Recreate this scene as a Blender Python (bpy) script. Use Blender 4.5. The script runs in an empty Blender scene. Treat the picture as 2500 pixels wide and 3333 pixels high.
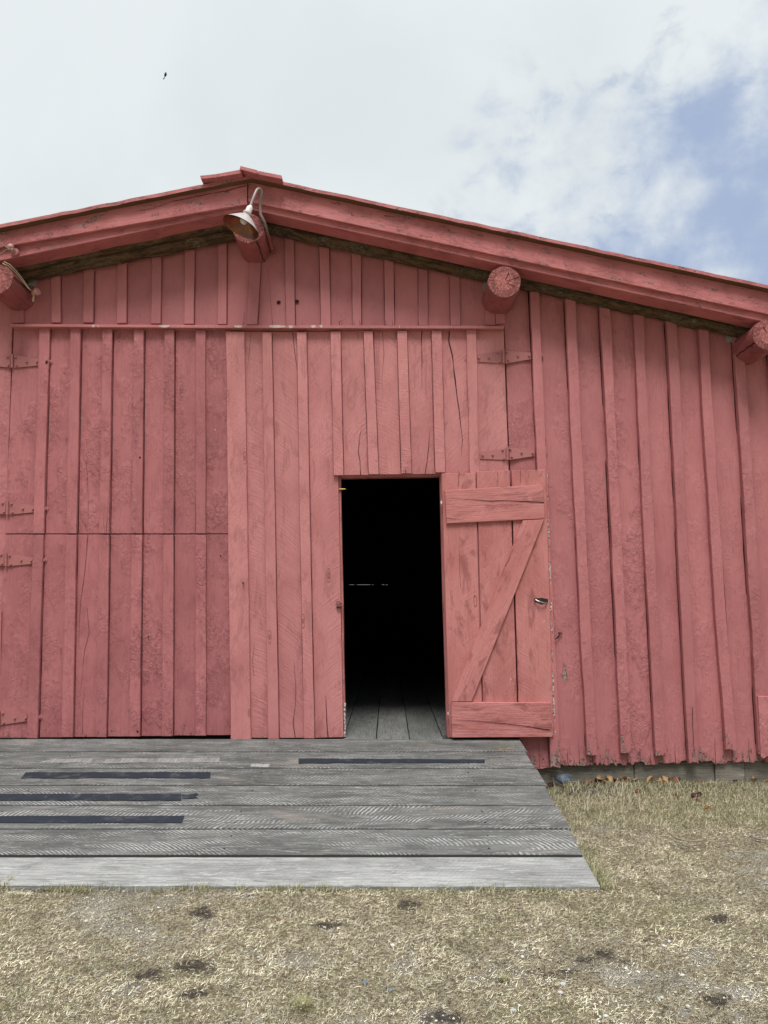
import bpy, bmesh, math, random
import numpy as np
from mathutils import Vector, Matrix, noise

random.seed(7)
rng = np.random.default_rng(11)
SC = bpy.context.scene
COL = SC.collection
R = math.radians

# ------------------------------------------------------------------ camera
F_PX, CX, CY = 2400.0, 1250.0, 1666.5        # focal length and centre, in photo pixels
YAW, PITCH, ROLL = R(0.3), R(7.07), R(0.0)
CAM_D = 5.6
CAM_Z = 1.336
cam_data = bpy.data.cameras.new('camera')
cam = bpy.data.objects.new('camera', cam_data)
COL.objects.link(cam)
CAM_R = Matrix.Rotation(YAW, 3, 'Z') @ Matrix.Rotation(math.pi/2 + PITCH, 3, 'X') @ Matrix.Rotation(ROLL, 3, 'Z')
CAM_P = Vector((0.0, -CAM_D, CAM_Z))
cam.matrix_world = Matrix.Translation(CAM_P) @ CAM_R.to_4x4()
cam_data.sensor_fit = 'VERTICAL'
cam_data.sensor_height = 36.0
cam_data.lens = 36.0*F_PX/3333.0
cam_data.clip_end = 2000
SC.camera = cam

def ray(px, py):
    return (CAM_R @ Vector(((px-CX)/F_PX, -(py-CY)/F_PX, -1.0)))
def at_y(px, py, y=0.0):
    """the point of the vertical plane Y=y that the photo shows at this pixel"""
    d = ray(px, py); t = (y-CAM_P.y)/d.y
    return CAM_P + d*t
def at_z(px, py, z=0.0):
    d = ray(px, py); t = (z-CAM_P.z)/d.z
    return CAM_P + d*t

# ------------------------------------------------------------------ world
SUN_EL, SUN_AZ = R(58), R(182)               # azimuth clockwise from +Y
SUN_DIR = Vector((math.sin(SUN_AZ)*math.cos(SUN_EL), math.cos(SUN_AZ)*math.cos(SUN_EL), math.sin(SUN_EL)))
world = bpy.data.worlds.new("World"); SC.world = world; world.use_nodes = True
wt = world.node_tree; wt.nodes.clear()
class NT:
    """small helper that wires shader nodes"""
    def __init__(s, tree): s.t = tree
    def n(s, kind, **kw):
        nd = s.t.nodes.new(kind)
        for k, v in kw.items(): setattr(nd, k, v)
        return nd
    def put(s, sock, v):
        if isinstance(v, bpy.types.NodeSocket): s.t.links.new(v, sock)
        elif v is not None:
            if sock.type == 'RGBA' and not isinstance(v, (int, float)) and len(v) == 3: v = (*v, 1)
            if sock.type == 'RGBA' and isinstance(v, (int, float)): v = (v, v, v, 1)
            sock.default_value = v
    def m(s, op, a, b=None, c=None, clamp=False):
        nd = s.n('ShaderNodeMath', operation=op, use_clamp=clamp)
        for i, v in enumerate((a, b, c)): s.put(nd.inputs[i], v)
        return nd.outputs[0]
    def vm(s, op, a, b=None):
        nd = s.n('ShaderNodeVectorMath', operation=op)
        s.put(nd.inputs[0], a); s.put(nd.inputs[1], b)
        return nd.outputs['Value'] if op in ('DOT_PRODUCT', 'LENGTH', 'DISTANCE') else nd.outputs[0]
    def noise(s, vec, scale, detail=4, rough=.55, dist=0.0, out='Fac'):
        nd = s.n('ShaderNodeTexNoise')
        s.put(nd.inputs['Vector'], vec)
        nd.inputs['Scale'].default_value = scale; nd.inputs['Detail'].default_value = detail
        nd.inputs['Roughness'].default_value = rough; nd.inputs['Distortion'].default_value = dist
        return nd.outputs[out]
    def voro(s, vec, scale, feature='F1', out='Distance', rnd=1.0):
        nd = s.n('ShaderNodeTexVoronoi', feature=feature)
        s.put(nd.inputs['Vector'], vec); nd.inputs['Scale'].default_value = scale
        nd.inputs['Randomness'].default_value = rnd
        return nd.outputs[out]
    def ss(s, v, a, b, lo=0.0, hi=1.0):
        nd = s.n('ShaderNodeMapRange', interpolation_type='SMOOTHSTEP')
        s.put(nd.inputs[0], v)
        for i, q in enumerate((a, b, lo, hi)): s.put(nd.inputs[1+i], q)
        return nd.outputs[0]
    def mix(s, f, a, b, blend='MIX'):
        nd = s.n('ShaderNodeMix', data_type='RGBA', blend_type=blend)
        s.put(nd.inputs[0], f); s.put(nd.inputs[6], a); s.put(nd.inputs[7], b)
        return nd.outputs[2]
    def attr(s, name, out='Fac'):
        nd = s.n('ShaderNodeAttribute', attribute_name=name); return nd.outputs[out]
    def scale(s, v, xyz): return s.vm('MULTIPLY', v, xyz)

W = NT(wt)
out = W.n('ShaderNodeOutputWorld'); bg = W.n('ShaderNodeBackground')
wt.links.new(bg.outputs[0], out.inputs[0])
bg.inputs[1].default_value = 0.1
skyn = W.n('ShaderNodeTexSky', sky_type='NISHITA')
skyn.sun_disc = False; skyn.sun_elevation = SUN_EL; skyn.sun_rotation = SUN_AZ
skyn.air_density = 1.0; skyn.dust_density = 2.0
tc = W.n('ShaderNodeTexCoord'); D_ = W.vm('NORMALIZE', tc.outputs['Generated'])
# edge of the overcast: a great circle, blue patches broken by cloud on its right
d1 = ray(2330, -150).normalized(); d2 = ray(1500, 960).normalized()
nrm = d1.cross(d2).normalized()
if nrm.dot(ray(2400, 600)) < 0: nrm = -nrm
pc = ray(2380, 740).normalized()
side = W.vm('DOT_PRODUCT', D_, tuple(nrm))
near = W.vm('DOT_PRODUCT', D_, tuple(pc))
n1 = W.noise(D_, 6.0, 7, .56, .15)
n2 = W.noise(W.scale(D_, (1, 1, 1.3)), 15.0, 7, .58, .25)
s_ = W.m('ADD', W.m('MULTIPLY', side, 2.1), W.m('MULTIPLY', W.m('SUBTRACT', n1, .5), 1.5))
s_ = W.m('ADD', s_, W.m('MULTIPLY', W.m('SUBTRACT', n2, .5), .7))
blue = W.m('MULTIPLY', W.ss(s_, -.10, .52), W.ss(near, .84, .975))
sxyz = W.n('ShaderNodeSeparateXYZ'); wt.links.new(D_, sxyz.inputs[0])
back = W.m('MULTIPLY', W.ss(W.m('MULTIPLY', sxyz.outputs[1], -1.0), -.1, .7), W.ss(sxyz.outputs[2], .15, .60, 1, 0))
g = W.m('SUBTRACT', W.m('MULTIPLY', W.ss(sxyz.outputs[2], .69, .97), 1.9), W.m('MULTIPLY', back, .64))
wisp = W.ss(W.noise(D_, 2.6, 5, .5, .2), .40, .70)
cl = W.mix(wisp, (8.05, 8.55, 8.75), (7.3, 7.85, 8.1))
shade = W.m('MULTIPLY', W.ss(n2, .53, .68), W.ss(side, -.16, .02))
cl = W.mix(W.m('MULTIPLY', shade, .55), cl, (5.0, 5.8, 7.0))
gain = W.m('ADD', 1.0, g)
gn = W.n('ShaderNodeCombineXYZ')
for i in range(3): wt.links.new(gain, gn.inputs[i])
cl = W.vm('MULTIPLY', cl, gn.outputs[0])
bl = W.mix(.90, skyn.outputs[0], (3.9, 4.9, 7.0))
final = W.mix(W.m('MULTIPLY', blue, .95), cl, bl)
wt.links.new(final, bg.inputs[0])

sd = bpy.data.lights.new('sun', 'SUN'); sd.energy = 2.5; sd.angle = R(22); sd.color = (1.0, .97, .92)
so = bpy.data.objects.new('sun', sd); COL.objects.link(so)
so.rotation_euler = (-SUN_DIR).to_track_quat('-Z', 'Y').to_euler()

SC.render.engine = 'CYCLES'
SC.view_settings.view_transform = 'Standard'; SC.view_settings.look = 'None'
SC.view_settings.exposure = 0.0; SC.view_settings.gamma = 1.0

# ------------------------------------------------------------------ materials
MATS = {}
def newmat(name, rough=.7, spec=.3):
    m = bpy.data.materials.new(name); m.use_nodes = True
    t = m.node_tree; N = NT(t); b = t.nodes['Principled BSDF']
    b.inputs['Roughness'].default_value = rough
    b.inputs['Specular IOR Level'].default_value = spec
    MATS[name] = m
    return m, N, b
def bump(N, b, layers):
    """layers: (height socket, distance in metres)"""
    prev = None
    for h, dist in layers:
        nd = N.n('ShaderNodeBump'); nd.inputs['Strength'].default_value = 1.0
        nd.inputs['Distance'].default_value = dist
        N.put(nd.inputs['Height'], h)
        if prev is not None: N.put(nd.inputs['Normal'], prev)
        prev = nd.outputs[0]
    N.put(b.inputs['Normal'], prev)

def saw_marks(N, bc, freq, R_, c, slope=0.0):
    """arcs a circular saw leaves across a board: repeated along its length"""
    sx = N.n('ShaderNodeSeparateXYZ'); N.put(sx.inputs[0], bc)
    a, l, sd_ = sx.outputs
    da = N.m('ADD', a, c)
    arc = N.m('SQRT', N.m('MAXIMUM', N.m('SUBTRACT', R_*R_, N.m('MULTIPLY', da, da)), 0.0001))
    wob = N.m('MULTIPLY', N.noise(N.scale(bc, (3, 3, 1)), 2.0, 2), .05)
    p = N.m('ADD', N.m('ADD', l, arc), wob)
    sl = N.m('ADD', slope, N.m('MULTIPLY', N.m('SINE', N.m('MULTIPLY', sd_, 12.9)), 1.1))
    p = N.m('ADD', p, N.m('MULTIPLY', a, sl))
    v = N.n('ShaderNodeCombineXYZ'); N.put(v.inputs[0], p); N.put(v.inputs[1], N.m('MULTIPLY', a, .06)); N.put(v.inputs[2], sd_)
    return N.noise(v.outputs[0], freq, 2, .5)

def paint(name, base, dark, tex=1.0, mott=.5, saw=0.0, knots=.5, rub=.0, rough=.62, wearcol=(.20, .145, .130), crackle=0.0, peel=1.0):
    m, N, b = newmat(name, rough, .35)
    bc = N.attr('bc', 'Vector'); rnd = N.attr('rnd'); wear = N.attr('wear')
    grain = N.noise(N.scale(bc, (26, 1.3, 1)), 4.0, 5, .6)
    big = N.noise(N.scale(bc, (2.2, 1, 1)), 1.7, 4, .6)
    fine = N.noise(bc, 140.0, 3, .6)
    mid = N.noise(N.scale(bc, (1.3, .9, 1)), 24.0, 5, .65, 1.0)
    clump = N.ss(N.noise(N.scale(bc, (2.0, .9, 1)), 3.1, 3, .6), .42, .62)
    pb = N.m('FRACT', N.m('MULTIPLY', rnd, 37.3)); clump = N.m('MULTIPLY', clump, N.m('ADD', .30, N.m('MULTIPLY', N.m('MULTIPLY', pb, pb), .9)))
    # colour
    f = N.m('MULTIPLY', N.ss(big, .38, .68), mott)
    col = N.mix(f, base, dark)
    col = N.mix(N.m('MULTIPLY', N.ss(grain, .50, .72), .34*tex), col, dark)
    patch = N.m('MULTIPLY', N.ss(N.noise(N.scale(bc, (4, 1.3, 1)), 2.6, 6, .68, .6), .52, .64), rub)
    col = N.mix(patch, col, tuple(c*.62 for c in dark))
    pits = N.m('MULTIPLY', N.m('MULTIPLY', N.ss(mid, .55, .68), clump), .42*peel)
    col = N.mix(pits, col, tuple(c*.45 for c in dark))
    v = N.n('ShaderNodeMath', operation='MULTIPLY_ADD'); N.put(v.inputs[0], rnd); v.inputs[1].default_value = .20; v.inputs[2].default_value = .90
    vv = N.n('ShaderNodeCombineXYZ')
    for i in range(3): N.put(vv.inputs[i], v.outputs[0])
    col = N.vm('MULTIPLY', col, vv.outputs[0])
    # knots
    kd = N.voro(N.scale(bc, (5.0, 1.35, 1)), 1.0)
    kd = N.m('ADD', kd, N.m('MULTIPLY', N.noise(bc, 12, 2), .05))
    kmask = N.ss(kd, .06, .15, 1.0, 0.0)
    kring = N.m('SINE', N.m('MULTIPLY', kd, 150.0))
    col = N.mix(N.m('MULTIPLY', N.m('MULTIPLY', kmask, N.ss(kring, -.2, .9)), min(.9, .5*knots)), col, tuple(c*.5 for c in dark))
    # pale chips and dark nail holes
    cd = N.voro(N.scale(bc, (1.6, .7, 1)), 7.0)
    csel = N.voro(N.scale(bc, (1.6, .7, 1)), 7.0, out='Color')
    sep = N.n('ShaderNodeSeparateColor'); N.put(sep.inputs[0], csel)
    chip = N.m('MULTIPLY', N.ss(cd, .028, .04, 1, 0), N.m('GREATER_THAN', sep.outputs[0], .90))
    hole = N.m('MULTIPLY', N.ss(cd, .022, .035, 1, 0), N.m('LESS_THAN', sep.outputs[0], .22))
    col = N.mix(N.m('MULTIPLY', chip, .8), col, (.72, .62, .58))
    col = N.mix(N.m('MULTIPLY', hole, .85), col, (.03, .012, .012))
    # bare wood where paint has gone
    wn = N.noise(N.scale(bc, (5.5, 1.6, 1)), 5.0, 7, .7, .5)
    wm = N.ss(N.m('ADD', wn, N.m('MULTIPLY', wear, .42)), .715, .76)
    wc = N.mix(grain, wearcol, tuple(min(.8, q*2.3) for q in wearcol))
    wc = N.mix(N.ss(N.noise(bc, 60, 4), .45, .6), wc, tuple(c*.6 for c in dark))
    col = N.mix(wm, col, wc)
    if crackle:
        ce = N.voro(N.vm('ADD', N.scale(bc, (1.2, .8, 1)), N.noise(bc, 9, 3, out='Color')), 17.0, 'DISTANCE_TO_EDGE')
        cm = N.m('MULTIPLY', N.ss(ce, .0, .035, 1, 0), N.ss(N.noise(bc, 5.0, 4), .46, .6))
        col = N.mix(N.m('MULTIPLY', cm, crackle), col, (.09, .02, .02))
    N.put(b.inputs['Base Color'], col)
    layers = [(big, .008), (grain, .004*tex), (fine, .0008),
              (N.m('MULTIPLY', mid, N.m('ADD', .18, clump)), .018*tex*peel), (N.m('MULTIPLY', kring, kmask), .0012*knots),
              (N.m('MULTIPLY', wm, -1.0), .002)]
    if saw:
        sm = saw_marks(N, bc, 105.0, .50, .12, .5)
        layers.append((sm, .004*saw))
        scol = N.m('MULTIPLY', N.m('MULTIPLY', N.ss(sm, .5, .72), N.ss(N.noise(bc, 3.3, 3), .4, .6)), .28*saw)
        # scoured streaks are a touch darker
        for l in [l for l in N.t.links if l.to_socket == b.inputs['Base Color']]: N.t.links.remove(l)
        N.put(b.inputs['Base Color'], N.mix(scol, col, dark))
    if crackle: layers.append((N.m('MULTIPLY', cm, -1.0), .002))
    bump(N, b, layers)
    return m

RED = (0.470, 0.173, 0.178); RED_D = (0.325, 0.098, 0.107)
paint('red paint wall', RED, RED_D, tex=1.0, mott=.4, knots=.35, peel=.7)
paint('red paint batten', (0.484, 0.180, 0.184), (0.334, 0.105, 0.114), tex=.8, mott=.45, knots=.25, peel=.6)
paint('red paint old door', (0.446, 0.156, 0.162), (0.301, 0.089, 0.099), tex=1.2, mott=.5, knots=1.0, rub=.2, peel=.65)
paint('red paint rough door', (0.550, 0.219, 0.215), (0.395, 0.131, 0.131), tex=.9, mott=.5, saw=1.0, knots=1.4, rub=.35, peel=.35)
paint('red paint small door', (0.550, 0.211, 0.200), (0.347, 0.093, 0.087), tex=1.0, mott=.5, saw=.6, knots=1.7, rub=.55, peel=.3)
paint('red paint gable', (0.451, 0.165, 0.174), RED_D, tex=.5, mott=.4, knots=.1, peel=.5)
paint('red paint barge', (0.503, 0.168, 0.170), (0.339, 0.093, 0.097), tex=1.0, mott=.4, knots=.1, crackle=.8, peel=.7)
paint('red paint log', (0.376, 0.119, 0.122), (0.228, 0.056, 0.062), tex=1.2, mott=.6, knots=.2, crackle=.3)
paint('red paint iron', (0.419, 0.159, 0.156), (0.287, 0.092, 0.098), tex=.4, mott=.3, knots=0.0, rough=.5, peel=.3)

paint('red paint worn edge', (.53, .19, .175), (.34, .085, .08), mott=.5, wearcol=(.36, .335, .31), knots=0)
def simple(name, col, rough=.6, metal=0.0, var=.0, sc=30, bumpd=0.0, spec=.3):
    m, N, b = newmat(name, rough, spec)
    tcn = N.n('ShaderNodeTexCoord').outputs['Object']
    nz = N.noise(tcn, sc, 5, .6)
    N.put(b.inputs['Base Color'], N.mix(N.m('MULTIPLY', N.ss(nz, .35, .7), var), col, tuple(c*.35 for c in col)))
    b.inputs['Metallic'].default_value = metal
    if bumpd: bump(N, b, [(nz, bumpd)])
    return m
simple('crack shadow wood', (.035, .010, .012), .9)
simple('dark rusty iron', (.05, .035, .03), .6, .5, .5, 90, .001)
simple('worn steel', (.35, .36, .37), .35, .9, .4, 60)
simple('white porcelain', (.78, .78, .78), .25, 0, .15, 20)
simple('grey galvanised pipe', (.33, .27, .25), .45, .3, .4, 40)
simple('brass tube', (.65, .42, .15), .3, 1.0, .2)
simple('pink painted porcelain', (.60, .30, .27), .4, 0, .25, 60)
simple('pale cable', (.62, .58, .38), .5, 0, .2)
simple('bird feathers', (.045, .045, .06), .8, 0, .4)
simple('glass bulb', (.80, .78, .72), .15, 0, 0)
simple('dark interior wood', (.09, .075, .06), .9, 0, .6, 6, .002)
m, N, b = newmat('black grip tape', .9, .2)
o = N.n('ShaderNodeTexCoord').outputs['Object']
N.put(b.inputs['Base Color'], N.mix(N.m('MULTIPLY', N.ss(N.noise(o, 11, 7, .75), .50, .68), .55), (.026, .031, .042), (.12, .12, .12)))
bump(N, b, [(N.noise(o, 300, 2), .0008), (N.noise(o, 8, 3), .004)])
simple('blue grey stone', (.17, .21, .26), .7, 0, .45, 35, .006)
simple('twig bark', (.30, .25, .19), .8, 0, .5, 60, .002)

# shade enamel: pinkish white outside, rusty reflective inside
m, N, b = newmat('lamp shade enamel', .30, .5)
geo = N.n('ShaderNodeNewGeometry'); tcn = N.n('ShaderNodeTexCoord').outputs['Object']
nz = N.noise(tcn, 22, 5, .65)
N.put(b.inputs['Base Color'], N.mix(N.m('MULTIPLY', N.ss(nz, .45, .7), .35), (.56, .52, .52), (.36, .27, .25)))
m, N, b = newmat('lamp shade rusty inside', .28, .5)
tcn = N.n('ShaderNodeTexCoord').outputs['Object']; nz = N.noise(tcn, 18, 5, .65)
N.put(b.inputs['Base Color'], N.mix(N.ss(nz, .4, .62), (.30, .13, .035), (.16, .09, .10)))
b.inputs['Metallic'].default_value = .75

# end grain of the painted logs (bc = angle*radius, radius)
m, N, b = newmat('painted log end', .7, .3)
bc = N.attr('bc', 'Vector'); rad = N.attr('wear')
o = N.n('ShaderNodeTexCoord').outputs['Object']
rr = N.m('ADD', rad, N.m('MULTIPLY', N.m('SUBTRACT', N.noise(o, 30, 4), .5), .5))
ring = N.ss(rr, .52, .66)
spk = N.noise(bc, 3.0, 4, .7)
crk = N.m('MULTIPLY', N.ss(spk, .50, .58), ring)
ce = N.voro(N.vm('ADD', o, N.scale(N.noise(o, 25, 3, out='Color'), (.02, .02, .02))), 34, 'DISTANCE_TO_EDGE')
cm = N.ss(ce, 0, .05, 1, 0)
col = N.mix(N.noise(o, 20, 4), (.46, .165, .15), (.36, .105, .10))
col = N.mix(N.m('MULTIPLY', crk, .75), col, (.20, .07, .06))
col = N.mix(N.m('MULTIPLY', cm, .6), col, (.14, .03, .03))
N.put(b.inputs['Base Color'], col)
bump(N, b, [(N.m('MULTIPLY', crk, -1), .004), (N.m('MULTIPLY', cm, -1), .003)])

# mossy bark of rafter poles
m, N, b = newmat('mossy brown bark', .95, .15)
bc = N.attr('bc', 'Vector')
a1 = N.noise(N.scale(bc, (4, .8, 1)), 9, 6, .7, .6); a2 = N.noise(N.scale(bc, (2, 1, 1)), 30, 5, .7, 1.0)
a3 = N.noise(bc, 3.0, 3)
col = N.mix(N.ss(a1, .4, .6), (.065, .045, .030), (.17, .10, .058))
col = N.mix(N.m('MULTIPLY', N.ss(a2, .45, .6), N.ss(a3, .42, .6)), col, (.17, .15, .10))
col = N.mix(N.ss(a2, .62, .72), col, (.36, .36, .28))
N.put(b.inputs['Base Color'], col)
bump(N, b, [(a1, .02), (a2, .012)])
m, N, b = newmat('weathered brown soffit', .9, .15)
bc = N.attr('bc', 'Vector'); gr = N.noise(N.scale(bc, (30, 1.2, 1)), 3, 5, .6); a3 = N.noise(bc, 3.0, 4)
N.put(b.inputs['Base Color'], N.mix(gr, N.mix(a3, (.16, .08, .04), (.26, .15, .08)), (.08, .045, .03)))
bump(N, b, [(gr, .004)])

def greywood(name, c_lo, c_hi, pale, saw=1.0, slope=1.0, c=.12, R_=.5):
    m, N, b = newmat(name, .85, .2)
    bc = N.attr('bc', 'Vector'); rnd = N.attr('rnd'); wear = N.attr('wear')
    gr = N.noise(N.scale(bc, (34, 1.1, 1)), 4.0, 6, .65)
    big = N.noise(N.scale(bc, (2.6, .8, 1)), 2.0, 5, .65)
    sxy = N.n('ShaderNodeSeparateXYZ'); N.put(sxy.inputs[0], bc)
    ac, al, sdd = sxy.outputs
    curve = N.m('MULTIPLY', N.m('MULTIPLY', N.m('ADD', ac, c), N.m('ADD', ac, c)), .6)
    sl = N.m('ADD', slope, N.m('MULTIPLY', N.m('SINE', N.m('MULTIPLY', sdd, 12.9)), .45))
    slv = N.m('MULTIPLY', N.m('ADD', sl, N.m('MULTIPLY', N.m('SUBTRACT', N.noise(N.scale(bc, (0, .5, 1)), 1.0, 1), .5), 1.4)), ac)
    pp_ = N.m('ADD', N.m('ADD', al, curve), slv)
    jit = N.m('MULTIPLY', N.noise(N.scale(bc, (2.5, 1.2, 1)), 3.5, 5), 15.0)
    sm = N.m('SINE', N.m('ADD', N.m('MULTIPLY', pp_, 2*math.pi*37.0), jit))
    sm2 = N.m('SINE', N.m('ADD', N.m('MULTIPLY', pp_, 2*math.pi*83.0), N.m('MULTIPLY', jit, 2.3)))
    area = N.m('MULTIPLY', N.ss(N.noise(N.scale(bc, (7, 1.0, 1)), 1.5, 5, .7), .44, .62), N.ss(N.noise(N.scale(bc, (8, 2, 1)), 3.0, 5, .7), .34, .54))
    fine = N.noise(N.scale(bc, (1.6, .5, 1)), 110, 4, .65)
    fib = N.noise(N.scale(bc, (60, 5, 1)), 2.0, 4, .7)
    col = N.mix(N.ss(big, .3, .7), c_lo, c_hi)
    col = N.mix(N.m('MULTIPLY', N.ss(gr, .42, .66), .6), col, tuple(q*.45 for q in c_lo))
    smk = N.m('MULTIPLY', N.m('ADD', N.m('MULTIPLY', N.ss(sm, .1, .8), .80), N.m('MULTIPLY', N.ss(sm2, .1, .8), .4)), area)
    smk = N.m('MULTIPLY', smk, N.ss(fib, .28, .50))
    col = N.mix(N.m('MULTIPLY', smk, 1.0*saw, clamp=True), col, pale)
    col = N.mix(N.m('MULTIPLY', N.m('MULTIPLY', N.ss(sm, .2, -.8), area), .45*saw), col, tuple(q*.55 for q in c_lo))
    fl = N.ss(N.noise(N.scale(bc, (9, 2.2, 1)), 9.0, 6, .75), .57, .66)
    col = N.mix(N.m('MULTIPLY', fl, .45), col, pale)
    col = N.mix(N.m('MULTIPLY', N.ss(fine, .5, .8), .35), col, tuple(q*.5 for q in c_lo))
    warm = N.ss(N.noise(N.scale(bc, (3, 1, 1)), 1.1, 3), .60, .74)
    col = N.mix(N.m('MULTIPLY', warm, .45), col, (.36, .30, .245))
    st = N.ss(N.noise(N.scale(bc, (3.2, 1.2, 1)), 2.3, 6, .72, .3), .50, .68)
    col = N.mix(N.m('MULTIPLY', st, .5), col, tuple(q*.5 for q in c_lo))
    st2 = N.ss(N.noise(N.scale(bc, (14, 1.6, 1)), 4.0, 6, .75), .56, .66)
    col = N.mix(N.m('MULTIPLY', st2, .5), col, pale)
    st3 = N.ss(N.noise(N.scale(bc, (22, 2.6, 1)), 3.0, 6, .78), .57, .64)
    col = N.mix(N.m('MULTIPLY', st3, .6), col, tuple(q*.4 for q in c_lo))
    # ochre lichen where 'wear' is painted
    li = N.ss(N.m('ADD', N.noise(bc, 38, 5, .7), N.m('MULTIPLY', wear, .4)), .72, .82)
    col = N.mix(N.m('MULTIPLY', li, .8), col, (.33, .23, .07))
    v = N.m('MULTIPLY_ADD', rnd, .30, .85); vv = N.n('ShaderNodeCombineXYZ')
    for i in range(3): N.put(vv.inputs[i], v)
    N.put(b.inputs['Base Color'], N.vm('MULTIPLY', col, vv.outputs[0]))
    bump(N, b, [(gr, .003), (N.m('MULTIPLY', sm, area), .0016*saw), (sm2, .0004*saw), (fine, .0007)])
greywood('grey ramp wood', (.120, .121, .116), (.205, .205, .198), (.50, .50, .485))
greywood('grey ramp wood reversed marks', (.115, .117, .112), (.195, .196, .190), (.49, .49, .475), slope=-1.3, c=-.05)
greywood('pale new ramp wood', (.27, .27, .265), (.43, .43, .42), (.60, .60, .59), saw=.12)
greywood('bare pale strip', (.34, .33, .33), (.42, .41, .40), (.52, .51, .50), saw=.7)
greywood('barn floor wood', (.18, .182, .176), (.25, .252, .244), (.33, .33, .32), saw=.3)
greywood('foundation timber', (.19, .175, .145), (.30, .28, .235), (.42, .40, .35), saw=.08)

simple('seam dirt and shade', (.022, .020, .018), .95)
# ------------------------------------------------------------------ scene tree helpers
def tag(o, label=None, cat=None, group=None, kind=None):
    if label: o['label'] = label
    if cat: o['category'] = cat
    if group: o['group'] = group
    if kind: o['kind'] = kind
    return o
def thing(name, label, cat, loc=(0, 0, 0), group=None):
    o = bpy.data.objects.new(name, None); COL.objects.link(o)
    o.location = loc; o.empty_display_size = .1
    return tag(o, label, cat, group)

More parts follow.
